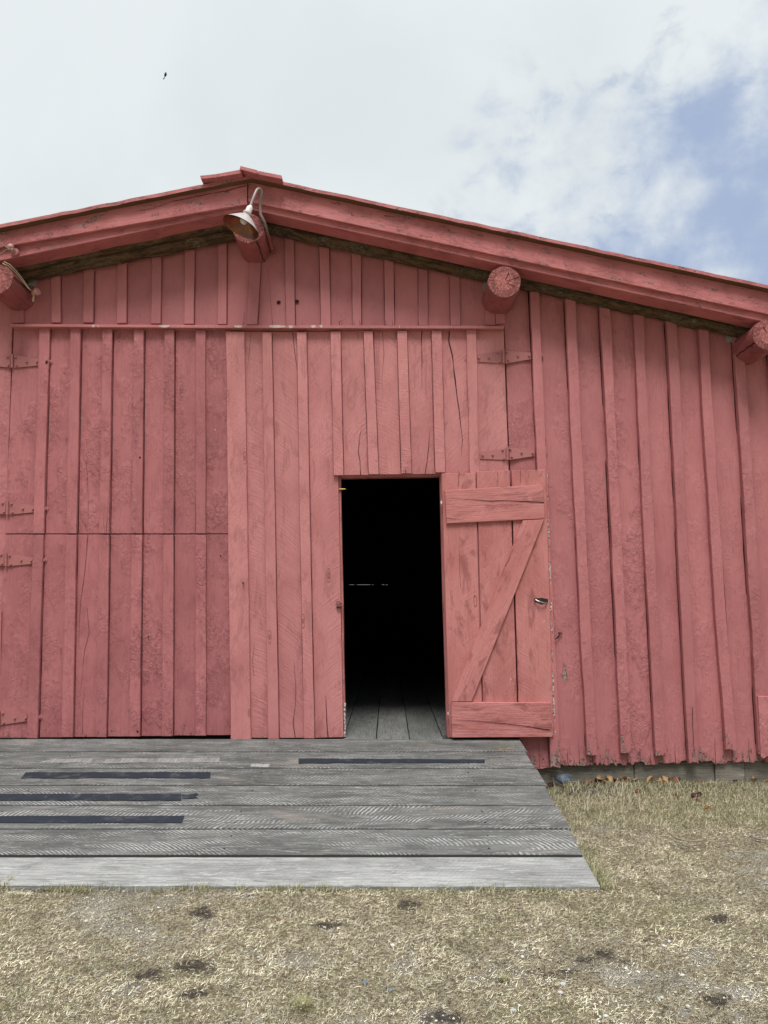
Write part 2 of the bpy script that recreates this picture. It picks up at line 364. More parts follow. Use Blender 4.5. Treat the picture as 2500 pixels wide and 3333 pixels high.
class MB:
    """collects shapes into one mesh; every vertex has board coordinates"""
    def __init__(s): s.v = []; s.f = []; s.bc = []; s.rnd = []; s.wear = []; s.mi = []
    def add(s, verts, faces, bc=None, rnd=.5, wear=0.0, mi=0):
        o = len(s.v); s.v += [tuple(p) for p in verts]
        s.f += [tuple(i+o for i in f) for f in faces]; s.mi += [mi]*len(faces)
        if bc is None: bc = [(p[0], p[2], p[1]+7) for p in verts]
        s.bc += bc; s.rnd += [rnd]*len(verts)
        s.wear += list(wear) if hasattr(wear, '__len__') else [wear]*len(verts)
        return o
    def box(s, lo, hi, rnd=.5, mi=0, bev=0.0):
        x0, y0, z0 = lo; x1, y1, z1 = hi
        v = [(x0,y0,z0),(x1,y0,z0),(x1,y1,z0),(x0,y1,z0),(x0,y0,z1),(x1,y0,z1),(x1,y1,z1),(x0,y1,z1)]
        f = [(0,3,2,1),(4,5,6,7),(0,1,5,4),(1,2,6,5),(2,3,7,6),(3,0,4,7)]
        s.add(v, f, rnd=rnd, mi=mi)
    def plank(s, TL, TR, BR, BL, n, th, nu=4, nv=14, bev=.003, wob=.0012, bow=0.0, warp=.0015, jag=0.0, jagtop=0.0,
              wear=0.0, wearend=0.0, mi=0, rnd=None, swell=0.0, seed=None, curve=0.0):
        """a sawn board: front face given by four corners (v runs TL->BL), normal n, thickness th"""
        TL, TR, BR, BL = map(Vector, (TL, TR, BR, BL)); n = Vector(n).normalized()
        seed = random.uniform(0, 60) if seed is None else seed
        rnd = random.random() if rnd is None else rnd
        W_ = ((TR-TL).length + (BR-BL).length)/2; L_ = ((BL-TL).length + (BR-TR).length)/2
        if jag: nu = max(nu, int(W_/.011))
        us = [0, min(.45, bev/W_)] + [i/nu for i in range(1, nu)] + [max(.55, 1-bev/W_), 1]
        vs = [0, min(.45, bev/L_)] + [i/nv for i in range(1, nv)] + [max(.55, 1-bev/L_), 1]
        nU, nV = len(us), len(vs)
        verts = []; bcs = []; wr = []
        ud = (TR-TL).normalized(); vd = (BL-TL).normalized()
        jg = []
        lev = random.uniform(0, .3)
        for i in range(nU):
            if random.random() < .28: lev = random.random()**1.6
            jg.append(lev*.8 + random.uniform(0, .25))
        for j, v in enumerate(vs):
            wl = noise.noise(Vector((seed, v*L_*2.2, 1.3)))*wob*2 + noise.noise(Vector((seed, v*L_*9, 3.3)))*wob
            wr_ = noise.noise(Vector((seed+9, v*L_*2.2, 1.3)))*wob*2 + noise.noise(Vector((seed+9, v*L_*9, 3.3)))*wob
            wp = noise.noise(Vector((seed, v*L_*1.1, 7.7)))*warp*2
            for i, u in enumerate(us):
                p = (TL*(1-u)+TR*u)*(1-v) + (BL*(1-u)+BR*u)*v
                p = p + ud*(wl*(1-u) + wr_*u + curve*math.sin(math.pi*v))
                e = (i in (0, nU-1)) or (j in (0, nV-1))
                h = wp + bow*(1-(2*u-1)**2) + swell*noise.noise(Vector((u*W_*9+seed, v*L_*2.5, 2)))
                if e: h -= bev
                p = p + n*h
                if jag and j >= nV-2: p = p - vd*(jag*jg[i])
                if jagtop and j < 2: p = p + vd*(jagtop*jg[-i])
                verts.append(p); bcs.append(((u-.5)*W_, v*L_, seed))
                wr.append(wear + wearend*max(0, 1-(1-v)*L_/.30)**1.2)
        faces = []
        for j in range(nV-1):
            for i in range(nU-1):
                a = j*nU+i; faces.append((a, a+nU, a+nU+1, a+1))
        loop = [i for i in range(nU)] + [j*nU+nU-1 for j in range(1, nV)] + [(nV-1)*nU+i for i in range(nU-2, -1, -1)] + [j*nU for j in range(nV-2, 0, -1)]
        o = len(verts); k = len(loop)
        for q in loop:
            i, j = q % nU, q // nU; bq = bcs[q]
            du = -th if i == 0 else th if i == nU-1 else 0; dv = -th if j == 0 else th if j == nV-1 else 0
            verts.append(verts[q] - n*th); bcs.append((bq[0]+du, bq[1]+dv, bq[2])); wr.append(wr[q])
        for a in range(k):
            b_ = (a+1) % k; faces.append((loop[a], loop[b_], o+b_, o+a))
        faces.append(tuple(o+a for a in range(k)))
        s.add(verts, faces, bcs, rnd, wr, mi)
    def tube(s, pts, r, seg=10, cap=True, mi=0, rnd=.5, rads=None, rough=0.0, seed=0.0):
        pts = [Vector(p) for p in pts]; n = len(pts); verts = []; bcs = []
        L = 0; up = Vector((0, 0, 1)); prev = None
        for i, p in enumerate(pts):
            t = (pts[min(i+1, n-1)] - pts[max(i-1, 0)]).normalized()
            if prev is None:
                a = up if abs(t.z) < .9 else Vector((1, 0, 0))
                x = t.cross(a).normalized()
            else: x = (prev - t*prev.dot(t)).normalized()
            prev = x; y = t.cross(x); rr = rads[i] if rads else r
            if i: L += (p-pts[i-1]).length
            for k in range(seg):
                a = 2*math.pi*k/seg
                q = rr*(1 + rough*noise.noise(Vector((math.cos(a)*1.3+seed, math.sin(a)*1.3, L*6))) + rough*.6*noise.noise(Vector((math.cos(a)*4+seed, math.sin(a)*4, L*22))))
                verts.append(p + x*math.cos(a)*q + y*math.sin(a)*q); bcs.append((a*rr, L, seed))
        f = []
        for i in range(n-1):
            for k in range(seg):
                k2 = (k+1) % seg; f.append((i*seg+k, i*seg+k2, (i+1)*seg+k2, (i+1)*seg+k))
        if cap: f += [tuple(range(seg-1, -1, -1)), tuple((n-1)*seg+k for k in range(seg))]
        s.add(verts, f, bcs, rnd, 0.0, mi)
    def lathe(s, c, axis, prof, seg=20, mi=0, rnd=.5):
        """prof: (distance along axis, radius)"""
        c = Vector(c); t = Vector(axis).normalized(); a = Vector((0, 0, 1)) if abs(t.z) < .9 else Vector((1, 0, 0))
        x = t.cross(a).normalized(); y = t.cross(x); verts = []; bcs = []
        for d, r in prof:
            for k in range(seg):
                q = 2*math.pi*k/seg; verts.append(c + t*d + (x*math.cos(q)+y*math.sin(q))*r); bcs.append((q*r, d, 1))
        f = []
        for i in range(len(prof)-1):
            for k in range(seg):
                k2 = (k+1) % seg; f.append((i*seg+k, i*seg+k2, (i+1)*seg+k2, (i+1)*seg+k))
        s.add(verts, f, bcs, rnd, 0.0, mi)
    def prism(s, poly, n, th, mi=0, rnd=.5):
        poly = [Vector(p) for p in poly]; n = Vector(n).normalized(); k = len(poly)
        v = poly + [p - n*th for p in poly]
        f = [tuple(range(k)), tuple(range(2*k-1, k-1, -1))] + [(i, k+i, k+(i+1) % k, (i+1) % k) for i in range(k)]
        s.add(v, f, rnd=rnd, mi=mi)
    def build(s, name, mats, parent=None, smooth=False, label=None):
        me = bpy.data.meshes.new(name)
        inv = parent.matrix_world.inverted() if parent else Matrix.Identity(4)
        off = world_of(parent) if parent else Vector((0, 0, 0))
        me.from_pydata([tuple(Vector(p)-off) for p in s.v], [], s.f)
        a = me.attributes.new('bc', 'FLOAT_VECTOR', 'POINT'); a.data.foreach_set('vector', np.array(s.bc, dtype=np.float32).ravel())
        a = me.attributes.new('rnd', 'FLOAT', 'POINT'); a.data.foreach_set('value', np.array(s.rnd, dtype=np.float32))
        a = me.attributes.new('wear', 'FLOAT', 'POINT'); a.data.foreach_set('value', np.array(s.wear, dtype=np.float32))
        for m_ in ([mats] if isinstance(mats, str) else mats): me.materials.append(MATS[m_])
        me.polygons.foreach_set('material_index', np.array(s.mi, dtype=np.int32))
        if smooth: me.polygons.foreach_set('use_smooth', np.ones(len(s.f), dtype=bool))
        bm = bmesh.new(); bm.from_mesh(me); bmesh.ops.recalc_face_normals(bm, faces=bm.faces); bm.to_mesh(me); bm.free()
        me.update()
        o = bpy.data.objects.new(name, me); COL.objects.link(o)
        if parent: o.parent = parent
        if label: o['label'] = label
        return o
def world_of(o):
    p = Vector((0, 0, 0))
    while o: p = p + o.location; o = o.parent
    return p

FWD = Vector((0, -1, 0))
def wall_plank(mb, tl, tr, br, bl, y, th, **kw):
    """corners as photo pixels on the plane Y=y"""
    mb.plank(at_y(*tl, y), at_y(*tr, y), at_y(*br, y), at_y(*bl, y), FWD, th, **kw)
def crack(mb, pts, w, y, mi=1):
    """a split in a board: narrow tapered sliver following pixel points"""
    P = [at_y(px, py, y) for px, py in pts]; fine = []
    for a, b_ in zip(P, P[1:]):
        k = max(2, int((b_-a).length/.05))
        fine += [a.lerp(b_, i/k) for i in range(k)]
    fine.append(P[-1]); n = len(fine); verts = []; sd_ = random.uniform(0, 50)
    for i, p in enumerate(fine):
        t = (fine[min(i+1, n-1)]-fine[max(i-1, 0)]).normalized(); s_ = FWD.cross(t).normalized()
        q = i/(n-1)
        ww = w*(1-q)**.6*(.75+.6*noise.noise(Vector((sd_, i*.5, 0)))) + .0004
        p = p + s_*.0025*noise.noise(Vector((sd_, i*.6, 4)))
        verts += [p - s_*ww/2, p + s_*ww/2]
    f = [(2*i, 2*i+1, 2*i+3, 2*i+2) for i in range(n-1)]
    mb.add(verts, f, [(0, i*.02, 0) for i in range(len(verts))], mi=mi)

def crease_shade(mb, top, bot, w0, w1, yf, y, wid=.006):
    """near-black strips along both edges of a batten, crease shade put in as colour"""
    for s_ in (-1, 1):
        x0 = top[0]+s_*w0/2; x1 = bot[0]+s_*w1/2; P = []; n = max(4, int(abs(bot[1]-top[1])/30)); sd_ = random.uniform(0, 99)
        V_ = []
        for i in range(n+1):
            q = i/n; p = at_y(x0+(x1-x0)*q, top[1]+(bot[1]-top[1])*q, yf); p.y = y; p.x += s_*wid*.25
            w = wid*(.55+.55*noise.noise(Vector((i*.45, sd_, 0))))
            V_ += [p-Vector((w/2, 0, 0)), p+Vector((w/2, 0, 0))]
        mb.add(V_, [(2*i, 2*i+1, 2*i+3, 2*i+2) for i in range(n)], mi=1)  # flat dark ribbons, painted shade beside the batten
# ------------------------------------------------------------------ the barn
barn = thing('barn', 'red painted board and batten barn with a low gable and a black open doorway', 'barn')
RX = at_y(2575, 2000).x           # right corner of the front
LX = -RX - 1.9                    # left corner, outside the picture
BACK = 14.0
RIDGE_X = at_y(815, 700, 0).x
def roof_front(px, which):
    pass
# roof line on the wall: from pixels of the soffit
def soff_py(px):
    if px < 815: return 920 - (px-60)*.1935
    return 748 + (px-815)*.2215
def wear_n(): return 0.0

# siding of the right part and the outer left part
mb = MB()
battens = [  # (top centre px, py), (bottom centre px, py), width px top, bottom
    ((1738, 915), (1809, 2500), 31, 33),
    ((1856, 975), (1928, 2462), 33, 33),
    ((1969, 1000), (2040, 2453), 32, 34),
    ((2078, 1022), (2151, 2462), 33, 33),
    ((2186, 1046), (2259, 2488), 33, 33),
    ((2290, 1068), (2382, 2446), 32, 34),
    ((2404, 1092), (2489, 2456), 32, 38),
    ((2519, 1117), (2600, 2460), 32, 34)]
def bx(b_, py):
    (x0, y0), (x1, y1) = b_[0], b_[1]; return x0 + (x1-x0)*(py-y0)/(y1-y0)
edges = [((1636, 900), (1694, 2500))] + [(b_[0], b_[1]) for b_ in battens]
def ex(e, py): (x0, y0), (x1, y1) = e; return x0 + (x1-x0)*(py-y0)/(y1-y0)
for i in range(len(edges)-1):
    e0, e1 = edges[i], edges[i+1]
    yt0 = soff_py(ex(e0, 950))-30; yt1 = soff_py(ex(e1, 950))-30
    yb = (2503, 2494, 2494, 2492, 2488, 2488, 2484, 2482)[i]
    wall_plank(mb, (ex(e0, yt0), yt0), (ex(e1, yt1), yt1), (ex(e1, yb), yb), (ex(e0, yb), yb),
               -.002*(i % 2), .026, nu=6, nv=40, wob=.002, bow=.013, warp=.004, jag=(.03 if i else .012), wearend=.55, swell=.005,
               rnd=.5+random.uniform(-.3, .3))
for i, b_ in enumerate(battens):
    (x0, y0), (x1, y1), wt_, wb = b_
    crease_shade(mb, (x0, y0), (x1, y1-30), wt_, wb, -.054, -.0108, .011)
    wall_plank(mb, (x0-wt_/2, y0-8), (x0+wt_/2, y0-8), (x1+wb/2, y1), (x1-wb/2, y1), -.054 - .002*(i % 3), .037,
               nu=3, nv=40, curve=(-.014 if i == 5 else random.uniform(-.004, .004)), wob=.003, warp=.003, jag=.022 if i else .01, wearend=.55 if i > 0 else 1.0)
pw = at_y(1838, 2195, 0); pw2 = at_y(2181, 1937, 0)
for q, p in enumerate(mb.v):
    d_ = math.hypot((p[0]-pw.x)/.05, (p[2]-pw.z)/.10)
    if d_ < 1 and p[1] > -.03: mb.wear[q] += 1.3*(1-d_)
# wider repaired piece by the right end
wall_plank(mb, (2466, 2266), (2512, 2266), (2532, 2470), (2480, 2470), -.069, .014, nv=8, wob=.004, jag=.02, wearend=.4)
crack(mb, [(2253, 2300), (2256, 2390), (2262, 2470)], .006, -.059)
for x, y0, y1 in ((1887, 2400, 2490), (2085, 2430, 2490), (2120, 2440, 2490), (2200, 2420, 2488), (2330, 2400, 2486), (1850, 2440, 2492), (1980, 2440, 2492), (2440, 2400, 2480)):
    crack(mb, [(x, y1), (x-2, (y0+y1)/2), (x-3, y0)], .004, -.0165)
crack(mb, [(1757, 2500), (1755, 2440), (1754, 2405)], .0035, -.0175)
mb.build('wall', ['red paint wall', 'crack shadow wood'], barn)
mb = MB()
# outer left part, mostly beyond the frame
lx = 40
while at_y(lx, 1500).x > LX:
    w = 112; x1 = lx; x0 = lx-w
    sh = -(.03+.00001*lx)*0
    t0 = soff_py(x0)-30; t1 = soff_py(x1)-30
    wall_plank(mb, (x0+6, t0), (x1+6, t1), (x1-44, 2510), (x0-44, 2510), -.001, .026, nu=5, nv=20, bow=.004, swell=.004, warp=.003)
    if lx < 0: wall_plank(mb, (x1-10, t1+25), (x1+22, t1+25), (x1-30, 2480), (x1-62, 2480), -.034, .030, nv=20, wob=.003)
    lx -= w
mb.build('wall', ['red paint wall', 'crack shadow wood'], barn)

# gable boards above the big doors
mb = MB()
gb = [((176+4, 900), (182, 1051), 30), ((289, 880), (287, 1051), 33), ((396, 858), (396, 1053), 31), ((509, 838), (506, 1054), 31),
      ((617, 818), (615, 1055), 32), ((724, 795), (723, 1056), 29), ((831, 855), (820, 1058), 35), ((941, 782), (946, 1060), 30),
      ((1055, 800), (1060, 1061), 33), ((1160, 826), (1162, 1061), 30), ((1266, 850), (1269, 1061), 32), ((1377, 873), (1378, 1061), 31),
      ((1480, 897), (1483, 1061), 32)]
ge = [(46, 46)] + [(a[0], c[0]) for a, c, w in gb] + [(1592, 1594), (1650, 1652)]
for i in range(len(ge)-1):
    a, c = ge[i], ge[i+1]
    t0 = soff_py(a[0])-35; t1 = soff_py(c[0])-35
    if a[0] < 815 < c[0]: t0 = t1 = min(t0, t1)
    wall_plank(mb, (a[0], t0), (c[0], t1), (c[1], 1062), (a[1], 1062), -.001-.002*(i % 2), .026, nu=4, nv=10, warp=.002, swell=.002, bow=.002)
for a, c, w in gb:
    crease_shade(mb, a, (c[0], c[1]-3), w, w, -.028, -.0062, .006)
    wall_plank(mb, (a[0]-w/2, a[1]-6), (a[0]+w/2, a[1]-6), (c[0]+w/2, c[1]-1), (c[0]-w/2, c[1]-1), -.028, .0205, nu=3, nv=10, wob=.0015)
wall_plank(mb, (35, 1000), (76, 1000), (77, 1051), (37, 1051), -.027, .024, nv=4)
wall_plank(mb, (1578, 1010), (1612, 1010), (1612, 1058), (1578, 1058), -.024, .02, nv=4)
wall_plank(mb, (1613, 1010), (1643, 1010), (1645, 1052), (1613, 1056), -.028, .024, nv=4)
crack(mb, [(887, 1056), (878, 940), (872, 870)], .0025, -.0065)
crack(mb, [(1105, 1060), (1104, 1046), (1118, 1042)], .006, -.0065); crack(mb, [(1112, 1060), (1115, 1046)], .003, -.0065)
crack(mb, [(792, 1057), (795, 1030), (797, 1010)], .0025, -.0065)
for x, y in ((1172, 1050), (1153, 1052), (1257, 1053), (1278, 1053), (985, 1052)):
    crack(mb, [(x, y+8), (x-1, y-12)], .004, -.0305)
for px, py, r in ((907, 984, 7), (967, 981, 7)):    # two drilled holes
    c = at_y(px, py, -.0085); mb.lathe(c, FWD, [(0, r*.0023), (0, .0002)], 12, mi=1)
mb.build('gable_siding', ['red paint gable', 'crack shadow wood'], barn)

# header trim over the doors
mb = MB()
wall_plank(mb, (36, 1054), (700, 1058), (700, 1068), (36, 1063), -.075, .075, nv=3, bev=.003, wob=.003)
wall_plank(mb, (700, 1058), (1640, 1060), (1640, 1070), (700, 1068), -.0765, .077, nv=3, bev=.003, wob=.003)
for x0, x1 in ((298, 310), (318, 322), (518, 553), (760, 790), (874, 928), (936, 955), (1012, 1030), (1040, 1049), (1297, 1302)):
    pts = [(x0, 1058), ((x0+x1)/2, 1056), (x1, 1058), (x1-2, 1064), ((x0+x1)/2, 1066), (x0+3, 1063)]
    mb.prism([at_y(x+random.uniform(-2, 2), y+random.uniform(-1, 1)+x*.002, -.0785) for x, y in pts], FWD, .0012, mi=1)
simple('bare peeled paint', (.62, .50, .47), .8, 0, .4, 80)
mb.build('header_trim', ['red paint batten', 'bare peeled paint'], barn)

# ------------------------------------------------------------------ big left door, two leaves
def strap_hinge(parent, pin, plates, bolts, ypl, ends=()):
    """pin: (px, y0, y1); plates: px polygons; bolts: px points; ends: bolts that stick out beyond a batten"""
    h = MB()
    for poly in plates: h.prism([at_y(x, y, ypl-.004) for x, y in poly], FWD, .006)
    a = at_y(pin[0], pin[1], ypl-.012); b_ = at_y(pin[0]-.0*1, pin[2], ypl-.012)
    for q0, q1 in ((0, .30), (.31, .72), (.73, 1)):
        h.tube([a.lerp(b_, q0), a.lerp(b_, q1)], .0105, 12)
    for x, y in bolts:
        c = at_y(x, y, ypl-.004); h.lathe(c, FWD, [(-.002, .0095), (.003, .0095), (.004, .0085), (.004, 0.0)], 12)
        h.lathe(c + Vector((0, 0, 0)), FWD, [(0, .0075), (.012, .0075), (.0135, .006), (.0135, 0.0)], 6)
    for x, y in ends:
        c = at_y(x, y, ypl-.001); h.lathe(c, FWD, [(0, .019), (.003, .019), (.0035, .017), (.0035, 0.0)], 18)
        h.lathe(c, FWD, [(0, .0095), (.016, .0095), (.017, .008), (.017, 0)], 6)
        n_ = at_y(x-10, y, ypl-.024); h.box((n_.x-.012, n_.y-.0005, n_.z-.013), (n_.x+.006, n_.y+.004, n_.z+.013), mi=1)
    return h.build('strap_hinge', ['red paint iron', 'crack shadow wood'], parent)

YL = -.012     # front of left door boards
LB = [((144.5, 1066), (104.5, 2402), 33, 35), ((245.5, 1068), (218, 2398), 33, 36), ((349, 1070), (328, 2398), 31, 35),
      ((452, 1071), (438, 2396), 32, 35), ((551, 1072), (544.5, 2395), 32, 35), ((653, 1074), (653, 2393), 32, 35)]
def lb_x(b_, y): return bx(b_, y)
door_edges = [((44, 1066), (2, 2050))] + [(b_[0], b_[1]) for b_ in LB] + [((752, 1074), (758, 2393))]
def left_leaf(y0, y1s, name, top):
    mb = MB(); ys = y0
    for i in range(len(door_edges)-1):
        e0, e1 = door_edges[i], door_edges[i+1]
        f = (i+.5)/(len(door_edges)-1)
        ya = (1067+f*8) if top else 1739.8; yb = 1737 if top else 2403-f*11
        wall_plank(mb, (ex(e0, ya)+.6*(i == 0), ya), (ex(e1, ya), ya), (ex(e1, yb), yb), (ex(e0, yb)+.6*(i == 0), yb), YL-.0015*(i % 2)-(.006 if i == 6 else 0), .026,
                   nu=6, nv=18, wob=.0012, bow=(.010 if i == 6 else .003), swell=.004, warp=.002, wear=.05, wearend=(0 if top else .30),
                   rnd=(.55, .5, .7, .45, .5, .35, .05)[i] + random.uniform(-.1, .1))
    for i, b_ in enumerate(LB):
        ya = (b_[0][1]) if top else 1740.5; yb = 1736.5 if top else b_[1][1]+2
        crease_shade(mb, (bx(b_, ya), ya+3), (bx(b_, yb), yb-3), 33, 35, YL-.033, YL-.0062, .008)
        w0 = b_[2] if top else (b_[2]+b_[3])/2; w1 = (b_[2]+b_[3])/2 if top else b_[3]
        wall_plank(mb, (bx(b_, ya)-w0/2, ya), (bx(b_, ya)+w0/2, ya), (bx(b_, yb)+w1/2, yb), (bx(b_, yb)-w1/2, yb), YL-.033, .0275, nu=3, nv=16, wob=.0018, wear=.06, wearend=(0 if top else .25))
    return mb
mb = left_leaf(0, 0, 'u', True)
crack(mb, [(281, 1500), (288, 1620), (285, 1736)], .002, YL-.006)
crack(mb, [(345, 1736), (350, 1680), (352, 1600)], .003, YL-.0345)
crack(mb, [(340, 1736), (338, 1700), (336, 1670)], .002, YL-.0345)
for px, py in ((455, 1489),):
    mb.lathe(at_y(px, py, YL-.0355), FWD, [(0, .008), (0, .0005)], 12, mi=1)
upper = mb.build('door', ['red paint old door', 'crack shadow wood'], barn, label='upper leaf of the left red barn door')
mb = left_leaf(0, 0, 'l', False)
crack(mb, [(286, 1741), (276, 1860), (262, 1960), (255, 2100)], .0035, YL-.006)
crack(mb, [(283, 1980), (290, 2060), (275, 2120), (263, 2240)], .003, YL-.006)
crack(mb, [(268, 2390), (269, 2320), (276, 2240)], .0025, YL-.006)
crack(mb, [(6, 1990), (5, 2060), (2, 2200)], .004, YL-.006)
for px, py in ((448, 2381),):
    mb.lathe(at_y(px, py, YL-.0355), FWD, [(0, .008), (0, .0005)], 12, mi=1)
for px, py in ((720, 1805), (484, 2070)):
    mb.tube([at_y(px, py, YL-.002), at_y(px-3, py+4, YL-.02)], .004, 6, mi=1)
lower = mb.build('door', ['red paint old door', 'crack shadow wood'], barn, label='lower leaf of the left red barn door')
YH = YL-.008
strap_hinge(upper, (39, 1153, 1197), [[(46, 1155), (46, 1197), (127, 1189), (127, 1167)], [(33, 1157), (-50, 1170), (-50, 1188), (33, 1196)]],
            [(51, 1163), (55, 1190), (88, 1178), (121, 1178), (25, 1163), (28, 1190), (-20, 1178)], YH, [(163, 1179)])
strap_hinge(upper, (24, 1630, 1675), [[(30, 1633), (29, 1675), (112, 1667), (112, 1645)], [(18, 1633), (-60, 1645), (-60, 1668), (18, 1674)]],
            [(38, 1640), (41, 1668), (75, 1656), (108, 1657), (9, 1638), (13, 1667)], YH, [(150, 1657)])
strap_hinge(lower, (19, 1799, 1842), [[(25, 1801), (24, 1843), (107, 1835), (107, 1814)], [(13, 1801), (-60, 1812), (-60, 1834), (13, 1842)]],
            [(32, 1808), (36, 1837), (70, 1824), (103, 1825), (4, 1806), (7, 1835)], YH, [(146, 1824)])
strap_hinge(lower, (-4, 2314, 2360), [[(2, 2315), (2, 2360), (88, 2347), (88, 2323)], [(-9, 2315), (-80, 2324), (-80, 2348), (-9, 2358)]],
            [(10, 2321), (13, 2352), (49, 2337), (84, 2337), (-20, 2322)], YH, [(129, 2335)])

# ------------------------------------------------------------------ big right door with the wicket opening
YR = -.020
mb = MB()
RE = [((742, 1077), (757, 2404)), ((868, 1078), (890, 2404)), ((981, 1078), (1006, 2403)), ((1092, 1078), (1118, 2400))]
for i in range(3):
    e0, e1 = RE[i], RE[i+1]
    wall_plank(mb, (ex(e0, 1079), 1079), (ex(e1, 1079), 1079), (ex(e1, 2401), 2402-(i == 2)*2), (ex(e0, 2401), 2403), YR-.002*(i % 2), .028, nu=6, nv=34, wob=.001, swell=.0015, rnd=(.45, .35, .6)[i])
# above the opening
for i, (a, c, b0, b1, yb) in enumerate(((1092, 1198, 1101, 1216, 1546), (1198, 1309, 1216, 1323, 1544), (1309, 1421, 1323, 1434, 1543))):
    wall_plank(mb, (a, 1078), (c, 1077), (b1, yb), (b0, yb+1), YR-.002*((i+1) % 2), .028, nu=6, nv=14, wob=.001, rnd=(.5, .6, .55)[i])
wall_plank(mb, (1421, 1076), (1534, 1075), (1572, 2400), (1459, 2402), YR-.001, .028, nu=6, nv=30, wob=.001, rnd=.6)
wall_plank(mb, (1534, 1075), (1640, 1072), (1687, 2400), (1572, 2400), YR, .028, nu=6, nv=30, wob=.001, rnd=.5)
wall_plank(mb, (735, 1079), (796, 1079), (816, 2409), (751, 2409), YR-.027, .026, nu=4, nv=34, wob=.002, warp=.003, rnd=.85)
for i, (a0, a1, yt, c0, c1, yb) in enumerate(((853, 884, 1081, 873, 907, 2406), (965, 997, 1080, 989, 1023, 2404), (1076, 1108, 1078, 1086, 1118, 1547), (1183, 1214, 1077, 1200, 1233, 1544),
                               (1293, 1325, 1076, 1306, 1340, 1541), (1405, 1437, 1075, 1417, 1450, 1538))):
    crease_shade(mb, ((a0+a1)/2, yt), ((c0+c1)/2, yb-4), a1-a0, c1-c0, YR-.032, YR-.0050, .007)
    wall_plank(mb, (a0, yt), (a1, yt), (c1, yb), (c0, yb), YR-.032, .0265, nu=3, nv=24, wob=.0012, rnd=.75+random.uniform(-.15, .15))
wall_plank(mb, (1518, 1072), (1550, 1072), (1581, 2398), (1549, 2400), YR-.026, .0245, nu=5, nv=90, wob=.003, swell=.010, rnd=.55)
crack(mb, [(1463, 1076), (1461, 1110), (1473, 1160), (1484, 1260), (1495, 1340), (1505, 1430), (1501, 1490)], .0125, YR-.0045)
crack(mb, [(1374, 1078), (1372, 1110), (1374, 1180), (1373, 1270)], .008, YR-.0045)
crack(mb, [(1245, 1080), (1250, 1150), (1243, 1230), (1244, 1300)], .0025, YR-.0045)
crack(mb, [(952, 1080), (960, 1150), (968, 1210)], .006, YR-.0045)
crack(mb, [(1174, 1546), (1172, 1500), (1166, 1470), (1172, 1420), (1178, 1380)], .007, YR-.0045)
crack(mb, [(1383, 1543), (1390, 1500), (1396, 1450), (1398, 1400)], .007, YR-.0045)
crack(mb, [(817, 1080), (810, 1160), (806, 1200)], .002, YR-.0045)
crack(mb, [(961, 2400), (954, 2350), (962, 2290), (963, 2240), (957, 2150)], .005, YR-.0045)
crack(mb, [(1068, 2400), (1064, 2350), (1062, 2300), (1060, 2260)], .009, YR-.0045)
crack(mb, [(827, 2200), (822, 2150), (830, 2080)], .002, YR-.0045)
crack(mb, [(1320, 1540), (1318, 1520)], .006, YR-.0345)
for px, py in ((791, 1896),): mb.tube([at_y(px, py, YR-.02), at_y(px, py+1, YR-.055)], .006, 6, mi=1)
rdoor = mb.build('door', ['red paint rough door', 'crack shadow wood'], barn, label='large right barn door of rough sawn boards around the doorway')
YH = YR-.005
strap_hinge(rdoor, (1639, 1138, 1182), [[(1555, 1153), (1555, 1177), (1633, 1183), (1633, 1143)], [(1645, 1141), (1645, 1183), (1728, 1169), (1728, 1148)]],
            [(1622, 1149), (1628, 1178), (1591, 1165), (1559, 1166), (1650, 1147), (1654, 1173), (1686, 1160), (1722, 1159)], YH, [(1762, 1158)])
strap_hinge(rdoor, (1652, 1454, 1497), [[(1563, 1471), (1563, 1493), (1646, 1497), (1646, 1459)], [(1658, 1457), (1658, 1497), (1740, 1484), (1740, 1463)]],
            [(1636, 1465), (1641, 1493), (1604, 1481), (1571, 1482), (1661, 1462), (1666, 1487), (1698, 1474), (1734, 1475)], YH, [(1774, 1473)])
# rough end of that hinge's carriage bolt left of the split batten
h = MB(); h.lathe(at_y(1517, 1170, YR-.002), FWD, [(0, .014), (.003, .014), (.004, 0)], 14); h.build('bolt', 'red paint iron', rdoor)

# door frame of the opening
mb = MB()
def jamb(x0t, y0, x1b, y1, wpx, yf, depth):
    wall_plank(mb, (x0t, y0), (x0t+wpx, y0), (x1b+wpx, y1), (x1b, y1), yf, depth, nv=10, nu=2, wob=.001, wear=.12)
jamb(1102, 1546, 1118, 2400, 7, .012, .07)
jamb(1431, 1546, 1455, 2400, 6, .012, .07)
wall_plank(mb, (1096, 1546), (1440, 1538), (1440, 1550), (1096, 1556), .010, .07, nv=3, nu=6, wob=.001)
mb.build('door_frame', 'red paint small door', barn)
mb = MB()
wall_plank(mb, (1117, 2290), (1124, 2290), (1126, 2399), (1119, 2399), -.030, .05, nv=4, nu=2, wob=.002, wear=.9)
mb.build('jamb_strip', 'red paint worn edge', barn, label='worn strip with peeled white edge at the foot of the left jamb')

